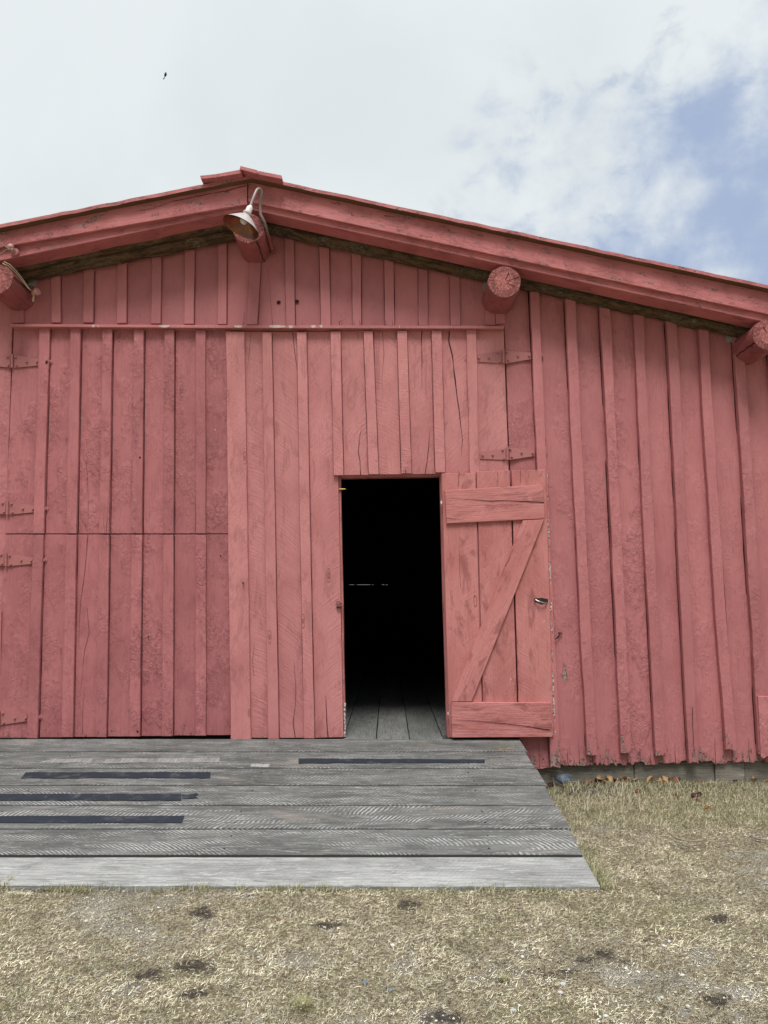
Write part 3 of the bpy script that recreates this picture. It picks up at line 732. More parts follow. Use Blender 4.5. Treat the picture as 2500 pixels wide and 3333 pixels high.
# ------------------------------------------------------------------ small plank door folded open
wd = thing('plank_door_dummy', 'x', 'x'); bpy.data.objects.remove(wd)
YD = -.072
mb = MB()
P_ = [((1437, 1540), (1463, 2400)), ((1547.5, 1539), (1571.5, 2400)), ((1551.5, 1534), (1575.5, 2400)), ((1660, 1531), (1687, 2400)), ((1664.5, 1530), (1691.5, 2400)), ((1776, 1527), (1802, 2394))]
for i in range(3):
    a, c = P_[2*i], P_[2*i+1]
    wall_plank(mb, a[0], c[0], c[1], a[1], YD-.001*i, .026, nu=6, nv=22, wob=.001, jagtop=.004, swell=.001, rnd=(.55, .45, .5)[i], wear=.06)
crack(mb, [(1495, 1538), (1493, 1562), (1491, 1590)], .005, YD-.004)
crack(mb, [(1694, 1530), (1694, 1560), (1694, 1578)], .003, YD-.006)
crack(mb, [(1620, 1536), (1621, 1560), (1620, 1586)], .0025, YD-.005)
crack(mb, [(1500, 1915), (1496, 1850), (1494, 1760)], .002, YD-.0045)
wicket = mb.build('plank_door', ['red paint small door', 'crack shadow wood'], barn, label='small red plank door with a Z brace folded open against the wall')
# edge strip on the right with peeled white line
mb = MB()
wall_plank(mb, (1777, 1527), (1783, 1527), (1810, 2392), (1803, 2392), YD+.014, .02, nu=2, nv=50, wob=.002, wear=.55)
mb.build('edge_strip', 'red paint worn edge', wicket)
mb = MB()
wall_plank(mb, (1448, 1596), (1768, 1577), (1773, 1688), (1454, 1704), YD-.027, .0235, nu=16, nv=5, wob=.001, rnd=.6)
# horizontal boards need their grain along x: swap board coordinates
def swapbc(mb):
    mb.bc = [(b_[1], b_[0], b_[2]) for b_ in mb.bc]
swapbc(mb)
crack(mb, [(1450, 1619), (1530, 1626), (1600, 1630), (1650, 1629), (1771, 1635)][::-1], .008, YD-.0295)
crack(mb, [(1452, 1687), (1490, 1690), (1520, 1694)], .004, YD-.0295)
mb.build('rail', ['red paint small door', 'crack shadow wood'], wicket, label='split upper rail of the small door')
mb = MB()
wall_plank(mb, (1468, 2286), (1794, 2287), (1799, 2399), (1471, 2401), YD-.029, .025, nu=16, nv=5, wob=.002, rnd=.5, jag=0)
swapbc(mb)
crack(mb, [(1790, 2376), (1700, 2362), (1600, 2350), (1530, 2346), (1475, 2344)], .005, YD-.0315)
mb.build('rail', ['red paint small door', 'crack shadow wood'], wicket, label='lower rail of the small door')
mb = MB()
wall_plank(mb, (1703, 1694), (1772, 1690), (1535, 2284), (1469, 2284), YD-.026, .023, nu=4, nv=18, wob=.0012, rnd=.7)
crack(mb, [(1645, 1842), (1655, 1825), (1664, 1800)], .006, YD-.028)
mb.build('brace', ['red paint small door', 'crack shadow wood'], wicket)
mb = MB()
c = at_y(1761, 1956, YD-.02)
mb.prism([at_y(x, y, YD-.004) for x, y in ((1738, 1948), (1765, 1946), (1784, 1950), (1784, 1962), (1762, 1968), (1740, 1958))], FWD, .003, mi=0)
pts = [at_y(1741, 1951, YD-.004), at_y(1744, 1953, YD-.024), at_y(1755, 1958, YD-.034), at_y(1768, 1962, YD-.034), at_y(1777, 1963, YD-.022), at_y(1780, 1962, YD-.004)]
mb.tube(pts, .006, 10, mi=1)
mb.build('handle', ['dark rusty iron', 'worn steel'], wicket)
for (a, c_) in (((1434, 1621), (1441, 1648)), ((1457, 2307), (1461, 2333))):
    x0, y0 = a; x1, y1 = c_; mb = MB()
    mb.tube([at_y(x0+3, y0, -.05), at_y(x0+3, y0+9, -.05)], .007, 10)
    mb.tube([at_y(x0+3, y0+9.5, -.05), at_y(x0+3, y0+19, -.05)], .0078, 10, mi=1)
    mb.tube([at_y(x0+3, y0+19.5, -.05), at_y(x0+3, y0+28, -.05)], .007, 10)
    mb.prism([at_y(x0+3, y0, -.047), at_y(x0+12, y0, -.047), at_y(x0+12, y0+28, -.047), at_y(x0+3, y0+28, -.047)], FWD, .003)
    mb.build('hinge', ['red paint iron', 'white porcelain'], wicket)

# latch on the left of the opening
mb = MB()
mb.prism([at_y(x, y, YR-.004) for x, y in ((1093, 1951), (1112, 1950), (1113, 1962), (1105, 1964), (1105, 1971), (1113, 1972), (1113, 1980), (1094, 1980))], FWD, .012)
mb.tube([at_y(1095, 1958, YR-.016), at_y(1104, 1956, YR-.03), at_y(1113, 1962, YR-.02)], .006, 8)
mb.tube([at_y(1096, 1976, YR-.016), at_y(1112, 1977, YR-.022)], .007, 8, mi=1)
mb.build('latch', ['red paint iron', 'dark rusty iron'], barn)

# ------------------------------------------------------------------ roof, barge boards, purlins
YF = -.335
def line(px0, py0, px1, py1): return lambda px: py0 + (px-px0)*(py1-py0)/(px1-px0)
LEFTX, RIGHTX = -1150, 3150
# left slope / right slope lines in the photo: top edge and the boards beneath
Ltop = line(0, 730, 820, 569); Rtop = line(820, 570, 2490, 926)
PL = line(0, 756, 805, 591); PLb = line(0, 805, 805, 664)
PR = line(830, 595, 2490, 949); PRb = line(830, 660, 2490, 1020)
QL = line(0, 848, 771, 689); QR = line(860, 691, 2500, 1050)
def barge(name, x0, x1, ft, fb, y, th, lab, segs):
    mb = MB()
    wall_plank(mb, (x0, ft(x0)), (x1, ft(x1)), (x1, fb(x1)), (x0, fb(x0)), y, th, nu=segs, nv=5, wob=.0015, warp=.002, wear=.30)
    swapbc(mb)
    return mb, name, lab
mb, _, _ = barge('b', LEFTX, 805, PL, PLb, YF-.035, .035, '', 60)
crack(mb, [(800, 604), (740, 620), (560, 655), (500, 677), (430, 690)], .006, YF-.0375)
mb.build('barge_board', ['red paint barge', 'crack shadow wood'], barn)
mb, _, _ = barge('b', 808, RIGHTX, PR, PRb, YF-.032, .032, '', 80)
for pts in ([(1022, 703), (1040, 700), (1055, 706)], [(1078, 660), (1100, 665)], [(1250, 702), (1285, 705)]): crack(mb, pts, .006, YF-.0345)
mb.build('barge_board', ['red paint barge', 'crack shadow wood'], barn)
mb, _, _ = barge('b', LEFTX, 812, lambda x: PLb(x)-8, QL, YF, .145, '', 60); mb.build('barge_beam', 'red paint barge', barn)
mb, _, _ = barge('b', 814, RIGHTX, lambda x: PRb(x)-8, QR, YF-.001, .145, '', 80); mb.build('barge_beam', 'red paint barge', barn)

# roof slabs: along the top lines back to the rear
def roof_slab(x0, x1, ft, th_px):
    mb = MB(); yf = YF-.085
    n = 46
    A = [at_y(x0+(x1-x0)*i/n, ft(x0+(x1-x0)*i/n), yf) for i in range(n+1)]
    A = [p + Vector((0, 0, .004*noise.noise(Vector((i*.7, x0, 0))))) for i, p in enumerate(A)]
    A = [p + Vector((0, .012*noise.noise(Vector((i*.9, x0+3, 0))), 0)) for i, p in enumerate(A)]
    verts = []; bcs = []
    for yy, in ((0,), (1,)):
        for p in A:
            q = Vector((p.x, BACK+.3, p.z)) if yy else p
            verts += [q, q - Vector((0, 0, th_px))]; bcs += [(0, p.x, 3), (.03, p.x, 3)]
    f = []; m2 = 2*(n+1)
    for i in range(n):
        a = 2*i
        f += [(a, a+1, a+3, a+2), (m2+a, m2+a+2, m2+a+3, m2+a+1), (a, a+2, m2+a+2, m2+a), (a+1, m2+a+1, m2+a+3, a+3)]
    f += [(0, m2, m2+1, 1), (2*n, 2*n+1, m2+2*n+1, m2+2*n)]
    mis = []
    for i in range(n): mis += [0, 0, 1, 1]
    mis += [0, 0]
    o = mb.add(verts, f, bcs, .5, .35); mb.mi = mis
    return mb
mbl = roof_slab(LEFTX-60, 822, Ltop, .028); mbl.build('roof', ['red paint barge', 'weathered brown soffit'], barn)
mbr = roof_slab(818, RIGHTX+60, Rtop, .026); mbr.build('roof', ['red paint barge', 'weathered brown soffit'], barn)
# ridge caps (boards that run along the ridge, ends towards us)
def cap(pts_px, y, th):
    mb = MB(); P = [at_y(x, yy, y) for x, yy in pts_px]
    mb.prism(P, FWD, th); return mb
cap([(651, 572), (700, 567), (783, 552), (787, 563), (702, 577), (654, 582)], YF-.14, BACK).build('ridge_cap', 'red paint barge', barn)
cap([(783, 540), (838, 554), (837, 565), (780, 550)], YF-.155, BACK).build('ridge_cap', 'red paint barge', barn)
cap([(841, 556), (917, 571), (918, 582), (840, 567)], YF-.150, BACK).build('ridge_cap', 'red paint barge', barn)
# soffit fill between roof slab underside and the rafter poles
for x0, x1, ft in ((LEFTX, 812, PL), (818, RIGHTX, PR)):
    n = 20; mb = MB()
    for k in range(3):
        ya = YF+.0+.11*k; 
        A0 = at_y(x0, ft(x0)+26, YF+.06); A1 = at_y(x1, ft(x1)+26, YF+.06)
        mb.plank(Vector((A0.x, ya+.105, A0.z)), Vector((A1.x, ya+.105, A1.z)), Vector((A1.x, ya, A1.z-.0)), Vector((A0.x, ya, A0.z)), (0, 0, -1), .02, nu=20, nv=2)
    swapbc(mb); mb.build('soffit', 'weathered brown soffit', barn)
def rafter(x0, x1, f, y, r, seed):
    mb = MB(); n = 90
    P = []
    for i in range(n+1):
        x = x0+(x1-x0)*i/n; p = at_y(x, f(x), y)
        P.append(p + Vector((0, .012*noise.noise(Vector((i*.12, seed, 0))), .012*noise.noise(Vector((i*.15, seed, 5))))))
    mb.tube(P, r, 22, rough=.22, seed=seed)
    mb.build('rafter_pole', 'mossy brown bark', barn, smooth=True)
sl = line(180, 897, 575, 820); sr = line(955, 780, 2360, 1090)
rafter(LEFTX, 815, lambda x: sl(x)-24, -.07, .055, 1.0)
rafter(LEFTX, 800, lambda x: sl(x)-58, -.15, .052, 2.0)
rafter(815, RIGHTX, lambda x: sr(x)-26, -.07, .058, 3.0)
rafter(830, RIGHTX, lambda x: sr(x)-60, -.14, .052, 4.0)
# purlin logs
def purlin(px, py, rpx, seed, lab, split=None):
    yf = YF-.012
    c = at_y(px, py, yf); r = rpx*(CAM_D+yf)/F_PX
    mb = MB(); n = 14; ys = [yf+.004] + [yf+.02+(.6)*i/n for i in range(n+1)]
    P = [Vector((c.x, yy, c.z)) for yy in ys]; rad = [r*.975] + [r*(1+.012*i/n) for i in range(n+1)]
    mb.tube(P, r, 40, rads=rad, rough=.05, seed=seed, cap=False)
    if split:
        a = split
        v = []
        for i in range(20):
            yy = yf+.004+.40*i/19; aa = a + .10*noise.noise(Vector((i*.3, seed, 0))); w = .0045/r*(1.0-.02*i)
            for s_ in (-w, w):
                v.append(Vector((c.x+math.cos(aa+s_)*r*1.03, yy, c.z+math.sin(aa+s_)*r*1.03)))
        mb.add(v, [(2*i, 2*i+1, 2*i+3, 2*i+2) for i in range(19)], mi=1)
    o = mb.build('purlin_log', ['red paint log', 'crack shadow wood'], barn, smooth=True, label=lab)
    e = MB(); seg = 48; rings = 9; verts = []; bcs = []; wr = []
    for j in range(rings+1):
        q = j/rings
        for k in range(seg):
            a = 2*math.pi*k/seg; x = math.cos(a); z = math.sin(a)
            rr = r*q*.985*(1+.05*noise.noise(Vector((x*1.3+seed, z*1.3, 0))) + .03*noise.noise(Vector((x*4+seed, z*4, 0))))
            verts.append(Vector((c.x+x*rr, yf-.002+.003*noise.noise(Vector((x*q*5+seed, z*q*5, 1)))-.004*(1-q*q), c.z+z*rr)))
            bcs.append((a*9, q*1.2, seed)); wr.append(q)
    f = [(j*seg+k, j*seg+(k+1) % seg, (j+1)*seg+(k+1) % seg, (j+1)*seg+k) for j in range(rings) for k in range(seg)]
    e.add(verts, f, bcs, .5, wr)
    v = []
    for a0, L0 in ((2.9+seed, .8), (seed*2, .5), (seed*3+1, .6)):   # radial splits
        b0 = Vector((c.x, yf-.0085, c.z)); d = Vector((math.cos(a0), 0, math.sin(a0))); s_ = Vector((-d.z, 0, d.x))
        o_ = len(v); pts = [b0 + d*r*(.12+L0*i/6) + s_*.003*noise.noise(Vector((i*.8, a0, 0))) for i in range(7)]
        vv = []
        for i, p in enumerate(pts): w = .0012+.0004*i; vv += [p-s_*w, p+s_*w]
        e.add(vv, [(2*i, 2*i+1, 2*i+3, 2*i+2) for i in range(6)], mi=1)
    e.build('log_end', ['painted log end', 'crack shadow wood'], o)
    return o
purlin(-8, 908, 54, 1.1, 'painted log end under the left slope', split=.15)
purlin(808, 744, 54, 2.3, 'painted ridge log behind the lamp', split=-1.0)
purlin(1642, 918, 56, 3.7, 'painted log end under the right slope')
purlin(2500, 1090, 53, 4.2, 'painted log end near the right corner', split=-2.6)
# pale block wedges beside the purlins
simple('pale green block', (.34, .34, .31), .8, 0, .4, 50)
for x0, x1, y0, y1 in ((1573, 1592, 918, 948), (2366, 2400, 1088, 1112), (92, 112, 908, 930)):
    mb = MB(); mb.prism([at_y(x0, y0, -.03), at_y(x1, y0, -.03), at_y(x1, y1, -.03), at_y(x0, y1, -.03)], FWD, .03)
    mb.build('shim_block', 'pale green block', barn)

# ------------------------------------------------------------------ rest of the shell
FLOOR_Z = at_y(1290, 2397, .05).z
mb = MB()
ez = at_y(RIGHTX, Rtop(RIGHTX), YF).z
rz = at_y(820, 569, YF).z
def roof_z(x):
    p0 = at_y(820, 580, YF-.085); pr = at_y(RIGHTX, Rtop(RIGHTX), YF-.085); pl = at_y(LEFTX, Ltop(LEFTX), YF-.085)
    q = pr if x > p0.x else pl
    return p0.z + (q.z-p0.z)*(x-p0.x)/(q.x-p0.x)
for x in (RX, LX):
    mb = MB(); s_ = 1 if x > 0 else -1
    yy = .03
    while yy < BACK:
        zt = roof_z(x)-.03
        mb.plank(Vector((x, yy, zt)), Vector((x, yy+.26, zt)), Vector((x, yy+.26, .12)), Vector((x, yy, .12)), (s_, 0, 0), .026, nu=3, nv=6)
        mb.plank(Vector((x+s_*.03, yy+.225, zt)), Vector((x+s_*.03, yy+.295, zt)), Vector((x+s_*.03, yy+.295, .15)), Vector((x+s_*.03, yy+.225, .15)), (s_, 0, 0), .028, nu=2, nv=6)
        yy += .263
    mb.build('side_wall', 'red paint wall', barn)
mb = MB()   # rear wall with a thin gap over its door
gz = at_y(1200, 1903, BACK).z; g0 = at_y(1137, 1903, BACK).x; g1 = at_y(1262, 1903, BACK).x
top = rz
mb.box((LX, BACK, 0), (RX, BACK+.04, gz-.0018)); mb.box((LX, BACK, gz+.0018), (RX, BACK+.04, top))
mb.box((LX, BACK+.001, gz-.0018), (g0, BACK+.039, gz+.0018)); mb.box((g1, BACK+.001, gz-.0018), (RX, BACK+.039, gz+.0018))
for x0, x1 in ((1152, 1163), (1205, 1212), (1216, 1243), (1251, 1256)):
    a = at_y(x0, 1903, BACK).x; b_ = at_y(x1, 1903, BACK).x
    mb.box((a, BACK+.002, gz-.0018), (b_, BACK+.038, gz+.0018))
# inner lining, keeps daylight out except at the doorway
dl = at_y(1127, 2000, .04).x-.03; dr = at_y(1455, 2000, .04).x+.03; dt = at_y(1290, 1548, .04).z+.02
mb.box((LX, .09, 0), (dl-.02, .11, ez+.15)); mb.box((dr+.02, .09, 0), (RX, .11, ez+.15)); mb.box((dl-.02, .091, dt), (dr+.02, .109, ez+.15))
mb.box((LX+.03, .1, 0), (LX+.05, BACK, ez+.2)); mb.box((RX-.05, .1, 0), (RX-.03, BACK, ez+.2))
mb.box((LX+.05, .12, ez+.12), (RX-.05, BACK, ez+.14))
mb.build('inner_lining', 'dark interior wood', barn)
mb = MB()
seams = [at_y(x, 2398, .0).x for x in (1118, 1225, 1333, 1442, 1552)]
d = seams[1]-seams[0]; xs = [seams[0]-d*k for k in range(6, 0, -1)] + seams + [seams[-1]+d*k for k in range(1, 6)]
for a, b_ in zip(xs, xs[1:]):
    yy = -.028 if (a > dl-.12 and b_ < dr+.16) else .13
    for L in (5.4, 8.6):
        mb.plank(Vector((a+.003, yy+L-.004, FLOOR_Z)), Vector((b_-.003, yy+L-.004, FLOOR_Z)), Vector((b_-.003, yy, FLOOR_Z)), Vector((a+.003, yy, FLOOR_Z)), (0, 0, 1), .04, nu=4, nv=30, swell=.002, warp=.002)
        yy += L
mb.build('floor', 'barn floor wood', barn)
mb = MB()
x = at_y(1735, 2500, .03).x
zb = at_y(1900, 2488, .03).z
def fblock(x0, x1, y, zt, rnd):
    mb.plank(Vector((x0, y, zt)), Vector((x1, y, zt)), Vector((x1, y, -.12)), Vector((x0, y, -.12)), FWD, .2, nu=10, nv=4, bev=.006, wob=.003, swell=.006, rnd=rnd)
A_ = [at_y(q, 2500, .03).x for q in (1735, 2065, 2328, 2425, 2700)]
for i, (a, b_) in enumerate(zip(A_, A_[1:])):
    fblock(a, b_-.003, .034-.004*(i == 2), zb+.07, (.35, .25, .95, .2)[i])
fblock(LX, A_[0], .035, zb+.07, .3)
swapbc(mb)
mb.build('foundation', 'foundation timber', barn)

# wooden peg, brass tube end, wire hook
t = thing('brass_peg', 'small brass coloured peg sticking out of the left jamb near the doorway top', 'peg')
mb = MB(); a = at_y(1104, 1592, .0); b_ = at_y(1127, 1592, .0)
mb.tube([a, a.lerp(b_, .5), b_.lerp(a, .15), b_], .006, 12, rads=[.0065, .0068, .005, .0015]); mb.build('pin', 'brass tube', t)
hook = MB()
pts = [(1799, 2078), (1808, 2080), (1815, 2076), (1822, 2066), (1821, 2060), (1818, 2064)]
hook.tube([at_y(x, y, -.035) for x, y in pts], .0035, 8); hook.tube([at_y(x, y, -.03) for x, y in ((1817, 2060), (1824, 2059), (1830, 2062), (1826, 2066))], .004, 8)
hook.tube([at_y(1812, 2078, -.038), at_y(1818, 2070, -.042), at_y(1824, 2062, -.03)], .0028, 8)
hk = hook.build('wire_hook', 'dark rusty iron', None, smooth=True); tag(hk, 'twisted rusty wire hook on the siding right of the small open door', 'hook')

# ------------------------------------------------------------------ ramp
RZ0 = at_y(1300, 2404, -.05).z
zf = .008
F1 = at_z(1954, 2884, zf); F0 = at_z(0, 2879, zf); yfront = (F1.y+F0.y)/2
def ramp_pt(px, py):
    """meet the sloping deck plane"""
    n_ = Vector((0, -(RZ0-zf), (-.05-yfront)))   # normal of the plane
    n_.normalize()
    d_ = ray(px, py); p0 = Vector((0, -.05, RZ0)); t_ = (p0-CAM_P).dot(n_)/d_.dot(n_)
    return CAM_P + d_*t_
RN = Vector((0, -(RZ0-zf), (-.05-yfront))).normalized()
if RN.z < 0: RN = -RN
ramp = thing('ramp', 'wide weathered grey plank ramp sloping from the grass up to the doorway', 'ramp', (0, -1.2, 0))
rows = [(2405, 1687), (2447.5, 1713), (2501, 1745), (2557, 1776), (2622, 1810), (2699, 1854), (2786, 1898)]
LXP = -420
decks = [MB(), MB()]
for i in range(6):
    y0, xr0 = rows[i]; y1, xr1 = rows[i+1]
    gap = (2.6, 2.6, 3.0, 3.0, 4.0, 6.0)[i]
    mbk = decks[i % 2 if i not in (3,) else 1]; e_ = (2, -3, 3, -2, 4, -2)[i]; xr0 += e_; xr1 += e_
    TLp = ramp_pt(LXP, y0+.3); TRp = ramp_pt(xr0, y0+.3); BRp = ramp_pt(xr1, y1-gap); BLp = ramp_pt(LXP, y1-gap)
    L0 = len(mbk.v)
    mbk.plank(TLp, TRp, BRp, BLp, RN, .05, nu=70, nv=4, bev=.003, wob=.002, warp=.0, swell=.002, rnd=(.35, .55, .3, .55, .5, .65)[i], wear=0)
    # grain and saw arcs run along x
    for q in range(L0, len(mbk.v)):
        b_ = mbk.bc[q]; mbk.bc[q] = (b_[1], b_[0], b_[2])
        if i == 0:
            p = mbk.v[q]; mbk.wear[q] = max(0, 1-abs(p[0]-TRp.x+.15)/.32)*.55 + .35*max(0, 1-abs(p[0]-at_y(840, 2400).x)/.12)
for i in range(1, 7):
    y, xr = rows[i]; g_ = (2.6, 2.6, 3.0, 3.0, 4.0, 6.0)[i-1]
    q = [ramp_pt(LXP, y-g_-.6), ramp_pt(xr-4, y-g_-.6), ramp_pt(xr-4, y+1.2 if i < 6 else y+5), ramp_pt(LXP, y+1.2 if i < 6 else y+5)]
    decks[0].prism([p - RN*.0045 for p in q], RN, .004, mi=1)  # near-black filler paints the deep shade of the gap, plus some debris
for px in (-300, 300, 900, 1500):
    for i in range(6):
        for f_ in (.25, .72):
            yy_ = rows[i][0]+(rows[i+1][0]-rows[i][0])*f_
            decks[0].lathe(ramp_pt(px+(yy_-2405)*(px-1282)/440*.55+random.uniform(-6, 6), yy_), RN, [(0, .006), (.0016, .0055), (.0016, 0)], 8, mi=1)
decks[0].build('deck', ['grey ramp wood', 'seam dirt and shade'], ramp)
decks[1].build('deck', 'grey ramp wood reversed marks', ramp)
mb = MB()
z2 = ramp_pt(0, 2788)
mb.plank(ramp_pt(LXP, 2790), ramp_pt(1901, 2789), F1, Vector((ramp_pt(LXP, 2791).x, F1.y, zf)), RN, .045, nu=70, nv=5, bev=.004, wob=.0015, swell=.002, rnd=.6)
mb.bc = [(b_[1], b_[0], b_[2]) for b_ in mb.bc]
mb.build('front_plank', 'pale new ramp wood', ramp, label='paler lowest plank of the ramp')
mb = MB()   # stringers below
for px in (-300, 300, 900, 1500):
    mb = MB(); a = ramp_pt(px, 2412); b_ = ramp_pt(px, 2775)
    for xx in (a.x, ):
        mb.prism([Vector((xx, a.y, a.z-.055)), Vector((xx, b_.y, b_.z-.055)), Vector((xx, b_.y, 0)), Vector((xx, a.y, 0))], (1, 0, 0), .06)
    mb.build('stringer', 'dark interior wood', ramp)
mb = MB()
a = ramp_pt(1680, 2412); b_ = ramp_pt(1885, 2780)
mb.prism([Vector((a.x-.06, a.y, a.z-.055)), Vector((a.x-.06, b_.y, b_.z-.055)), Vector((a.x-.06, b_.y, -.02)), Vector((a.x-.06, a.y, -.02))], (1, 0, 0), .05)
mb.build('stringer', 'dark interior wood', ramp)
def tape(pts, name='grip_tape', mat='black grip tape', lab=None, h=.0022):
    mb = MB(); P = [ramp_pt(*p)+RN*(h+.002) for p in pts]
    mb.prism(P, RN, h*.8); o = mb.build(name, mat, ramp, label=lab); return o
def strip(x0, x1, yt, yb, slant0=0, slant1=0, n=26, rough=.8):
    top = []; bot = []
    for i in range(n+1):
        q = i/n; x = x0+(x1-x0)*q
        top.append((x, yt[0]+(yt[1]-yt[0])*q + random.uniform(-rough, rough))); bot.append((x, yb[0]+(yb[1]-yb[0])*q + random.uniform(-rough, rough)))
    top[0] = (x0+slant0, yt[0]); top[-1] = (x1+slant1, yt[1])
    return top + bot[::-1]
tape(strip(972, 1578, (2470, 2473.5), (2486, 2484)), lab='long dark grip tape strip near the ramp top below the doorway')
tape(strip(68, 685, (2515.5, 2514), (2534, 2534), 16, 0, rough=1.0), lab='dark grip tape strip second from the ramp top on the left')
tape(strip(-330, 590, (2586, 2585), (2607, 2607), 0, 0) , lab='dark grip tape strip with a torn right end')
tape([(592, 2587), (610, 2589), (640, 2583), (646, 2588), (634, 2594), (645, 2598), (620, 2601), (592, 2600)], lab='torn curled end of grip tape')
tape(strip(-330, 592, (2658, 2657), (2680, 2680), 0, 9), lab='lowest dark grip tape strip on the ramp')
tape(strip(125, 712, (2471, 2467), (2484, 2483), 45, 5, rough=1.5), 'bare_strip', 'bare pale strip', 'pale strip of bare wood where tape has come off', .0006)
tape([(818, 2487), (880, 2488), (874, 2498), (815, 2496)], 'bare_strip', 'bare pale strip', 'short pale bare patch on the ramp', .0006)

# ------------------------------------------------------------------ gooseneck lamp
lamp = thing('gooseneck_lamp', 'barn lamp with conical enamel shade on a curved pipe before the ridge log', 'lamp', tuple(at_y(886, 815, -.12)))
pp = [(890, 822, -.02), (886, 812, -.06), (878, 785, -.18), (869, 752, -.30), (862, 727, -.36), (853, 708, -.385), (848, 695, -.39), (847.5, 668, -.40), (850, 645, -.42), (852, 630, -.435),
      (849, 619, -.45), (843.5, 614.5, -.465), (837, 618, -.48), (831, 629, -.49), (825, 645, -.50), (820, 658, -.505), (816, 670, -.51)]
P = [at_y(*p) for p in pp]
sm = []
for i in range(len(P)-1):
    p0, p1, p2, p3 = P[max(i-1, 0)], P[i], P[i+1], P[min(i+2, len(P)-1)]
    for k in range(4):
        t_ = k/4; sm.append(.5*((2*p1)+(p2-p0)*t_+(2*p0-5*p1+4*p2-p3)*t_*t_+(3*p1-p0-3*p2+p3)*t_**3))
sm.append(P[-1])
mb = MB(); mb.tube(sm[10:], .0112, 14); mb.build('arm', 'grey galvanised pipe', lamp, smooth=True)
mb = MB(); mb.tube(sm[:11], .0125, 14, rnd=.4)
c = sm[4]; mb.box((c.x-.005, c.y-.01, c.z-.02), (c.x+.02, c.y+.03, c.z+.02)); mb.build('bracket', 'red paint log', lamp, smooth=False)
ax = Vector((-.36, -.06, -.93)).normalized()
c0 = at_y(816, 671, -.51)
mb = MB(); mb.lathe(c0, ax, [(-.004, .0), (-.004, .012), (.004, .014), (.010, .021), (.018, .0235), (.050, .0235), (.056, .0255), (.058, 0)], 26); mb.build('socket', 'white porcelain', lamp, smooth=True)
mb = MB(); mb.lathe(c0, ax, [(.056, .0), (.056, .030), (.062, .0325), (.070, .0325), (.072, .026), (.078, .031), (.082, .031), (.083, 0)], 26); mb.build('collar', 'bare peeled paint', lamp, smooth=False)
mb = MB()
prof = [(.080, .022), (.086, .036), (.100, .056), (.146, .104), (.182, .1400)]
mb.lathe(c0, ax, prof, 48)
mb.lathe(c0, ax, [(.182, .1396), (.145, .1025), (.100, .0545), (.087, .033)], 48, mi=1)
mb.build('lamp_shade', ['lamp shade enamel', 'lamp shade rusty inside'], lamp, smooth=True)
mb = MB(); mb.lathe(c0, ax, [(.080, .013), (.095, .014), (.108, .022), (.122, .028), (.136, .0275), (.148, .018), (.152, 0)], 24); mb.build('bulb', 'glass bulb', lamp, smooth=True)

# ------------------------------------------------------------------ insulators and cables on the left
ins = thing('wire_insulator', 'pink painted insulator knob on the left barge beam with two wires', 'insulator', tuple(at_y(50, 825, YF)))
mb = MB(); c = at_y(50, 822, YF-.004); mb.lathe(c, FWD, [(0, .030), (.006, .032), (.014, .028), (.016, .024), (.016, 0)], 24); mb.build('base', 'red paint iron', ins, smooth=False)
mb = MB(); c2 = at_y(36, 805, YF-.05); mb.tube([c+Vector((0, -.01, 0)), c.lerp(c2, .6), c2], .013, 14); mb.lathe(c2, (c2-c), [(-.012, .012), (-.006, .022), (.008, .024), (.020, .019), (.026, .008), (.027, 0)], 18); mb.build('knob', 'pink painted porcelain', ins, smooth=True)
mb = MB()
mb.tube([at_y(42, 813, YF-.075), at_y(30, 811, YF-.075), at_y(10, 797, YF-.09), at_y(-60, 760, YF-.15)], .0045, 8)
mb.tube([at_y(36, 814, YF-.07), at_y(20, 812, YF-.08), at_y(0, 827, YF-.09), at_y(-70, 860, YF-.12)], .003, 8)
mb.lathe(at_y(42, 812, YF-.077), FWD, [(0, .009), (.008, .009), (.01, 0)], 10)
mb.build('wire', 'twig bark', ins)
cup = thing('cable_insulator', 'pink cup shaped insulator on the side of the left log with pale cables', 'insulator', tuple(at_y(118, 952, -.1)))
mb = MB(); a = at_y(106, 957, -.13); axc = Vector((.92, -.25, .30)).normalized()
mb.lathe(a, axc, [(0, .0), (0, .017), (.020, .018), (.034, .026), (.052, .029), (.056, .027), (.052, .022), (.030, .016), (.028, 0)], 24); mb.build('cup', 'pink painted porcelain', cup, smooth=True)
mb = MB()
for o_, r_ in ((0, .0045), (5, .0035)):
    mb.tube([at_y(8+o_, 857-o_, YF-.02), at_y(28+o_, 866-o_, YF+.01), at_y(52+o_, 888-o_*.5, YF+.07), at_y(72+o_, 913, YF+.12), at_y(90+o_*.5, 936, YF+.17), at_y(104, 948, YF+.20)], r_, 8)
mb.tube([at_y(107, 946, -.125), at_y(110, 960, -.12), at_y(108, 982, -.10)], .007, 8)
mb.build('cable', 'pale cable', cup, smooth=True)

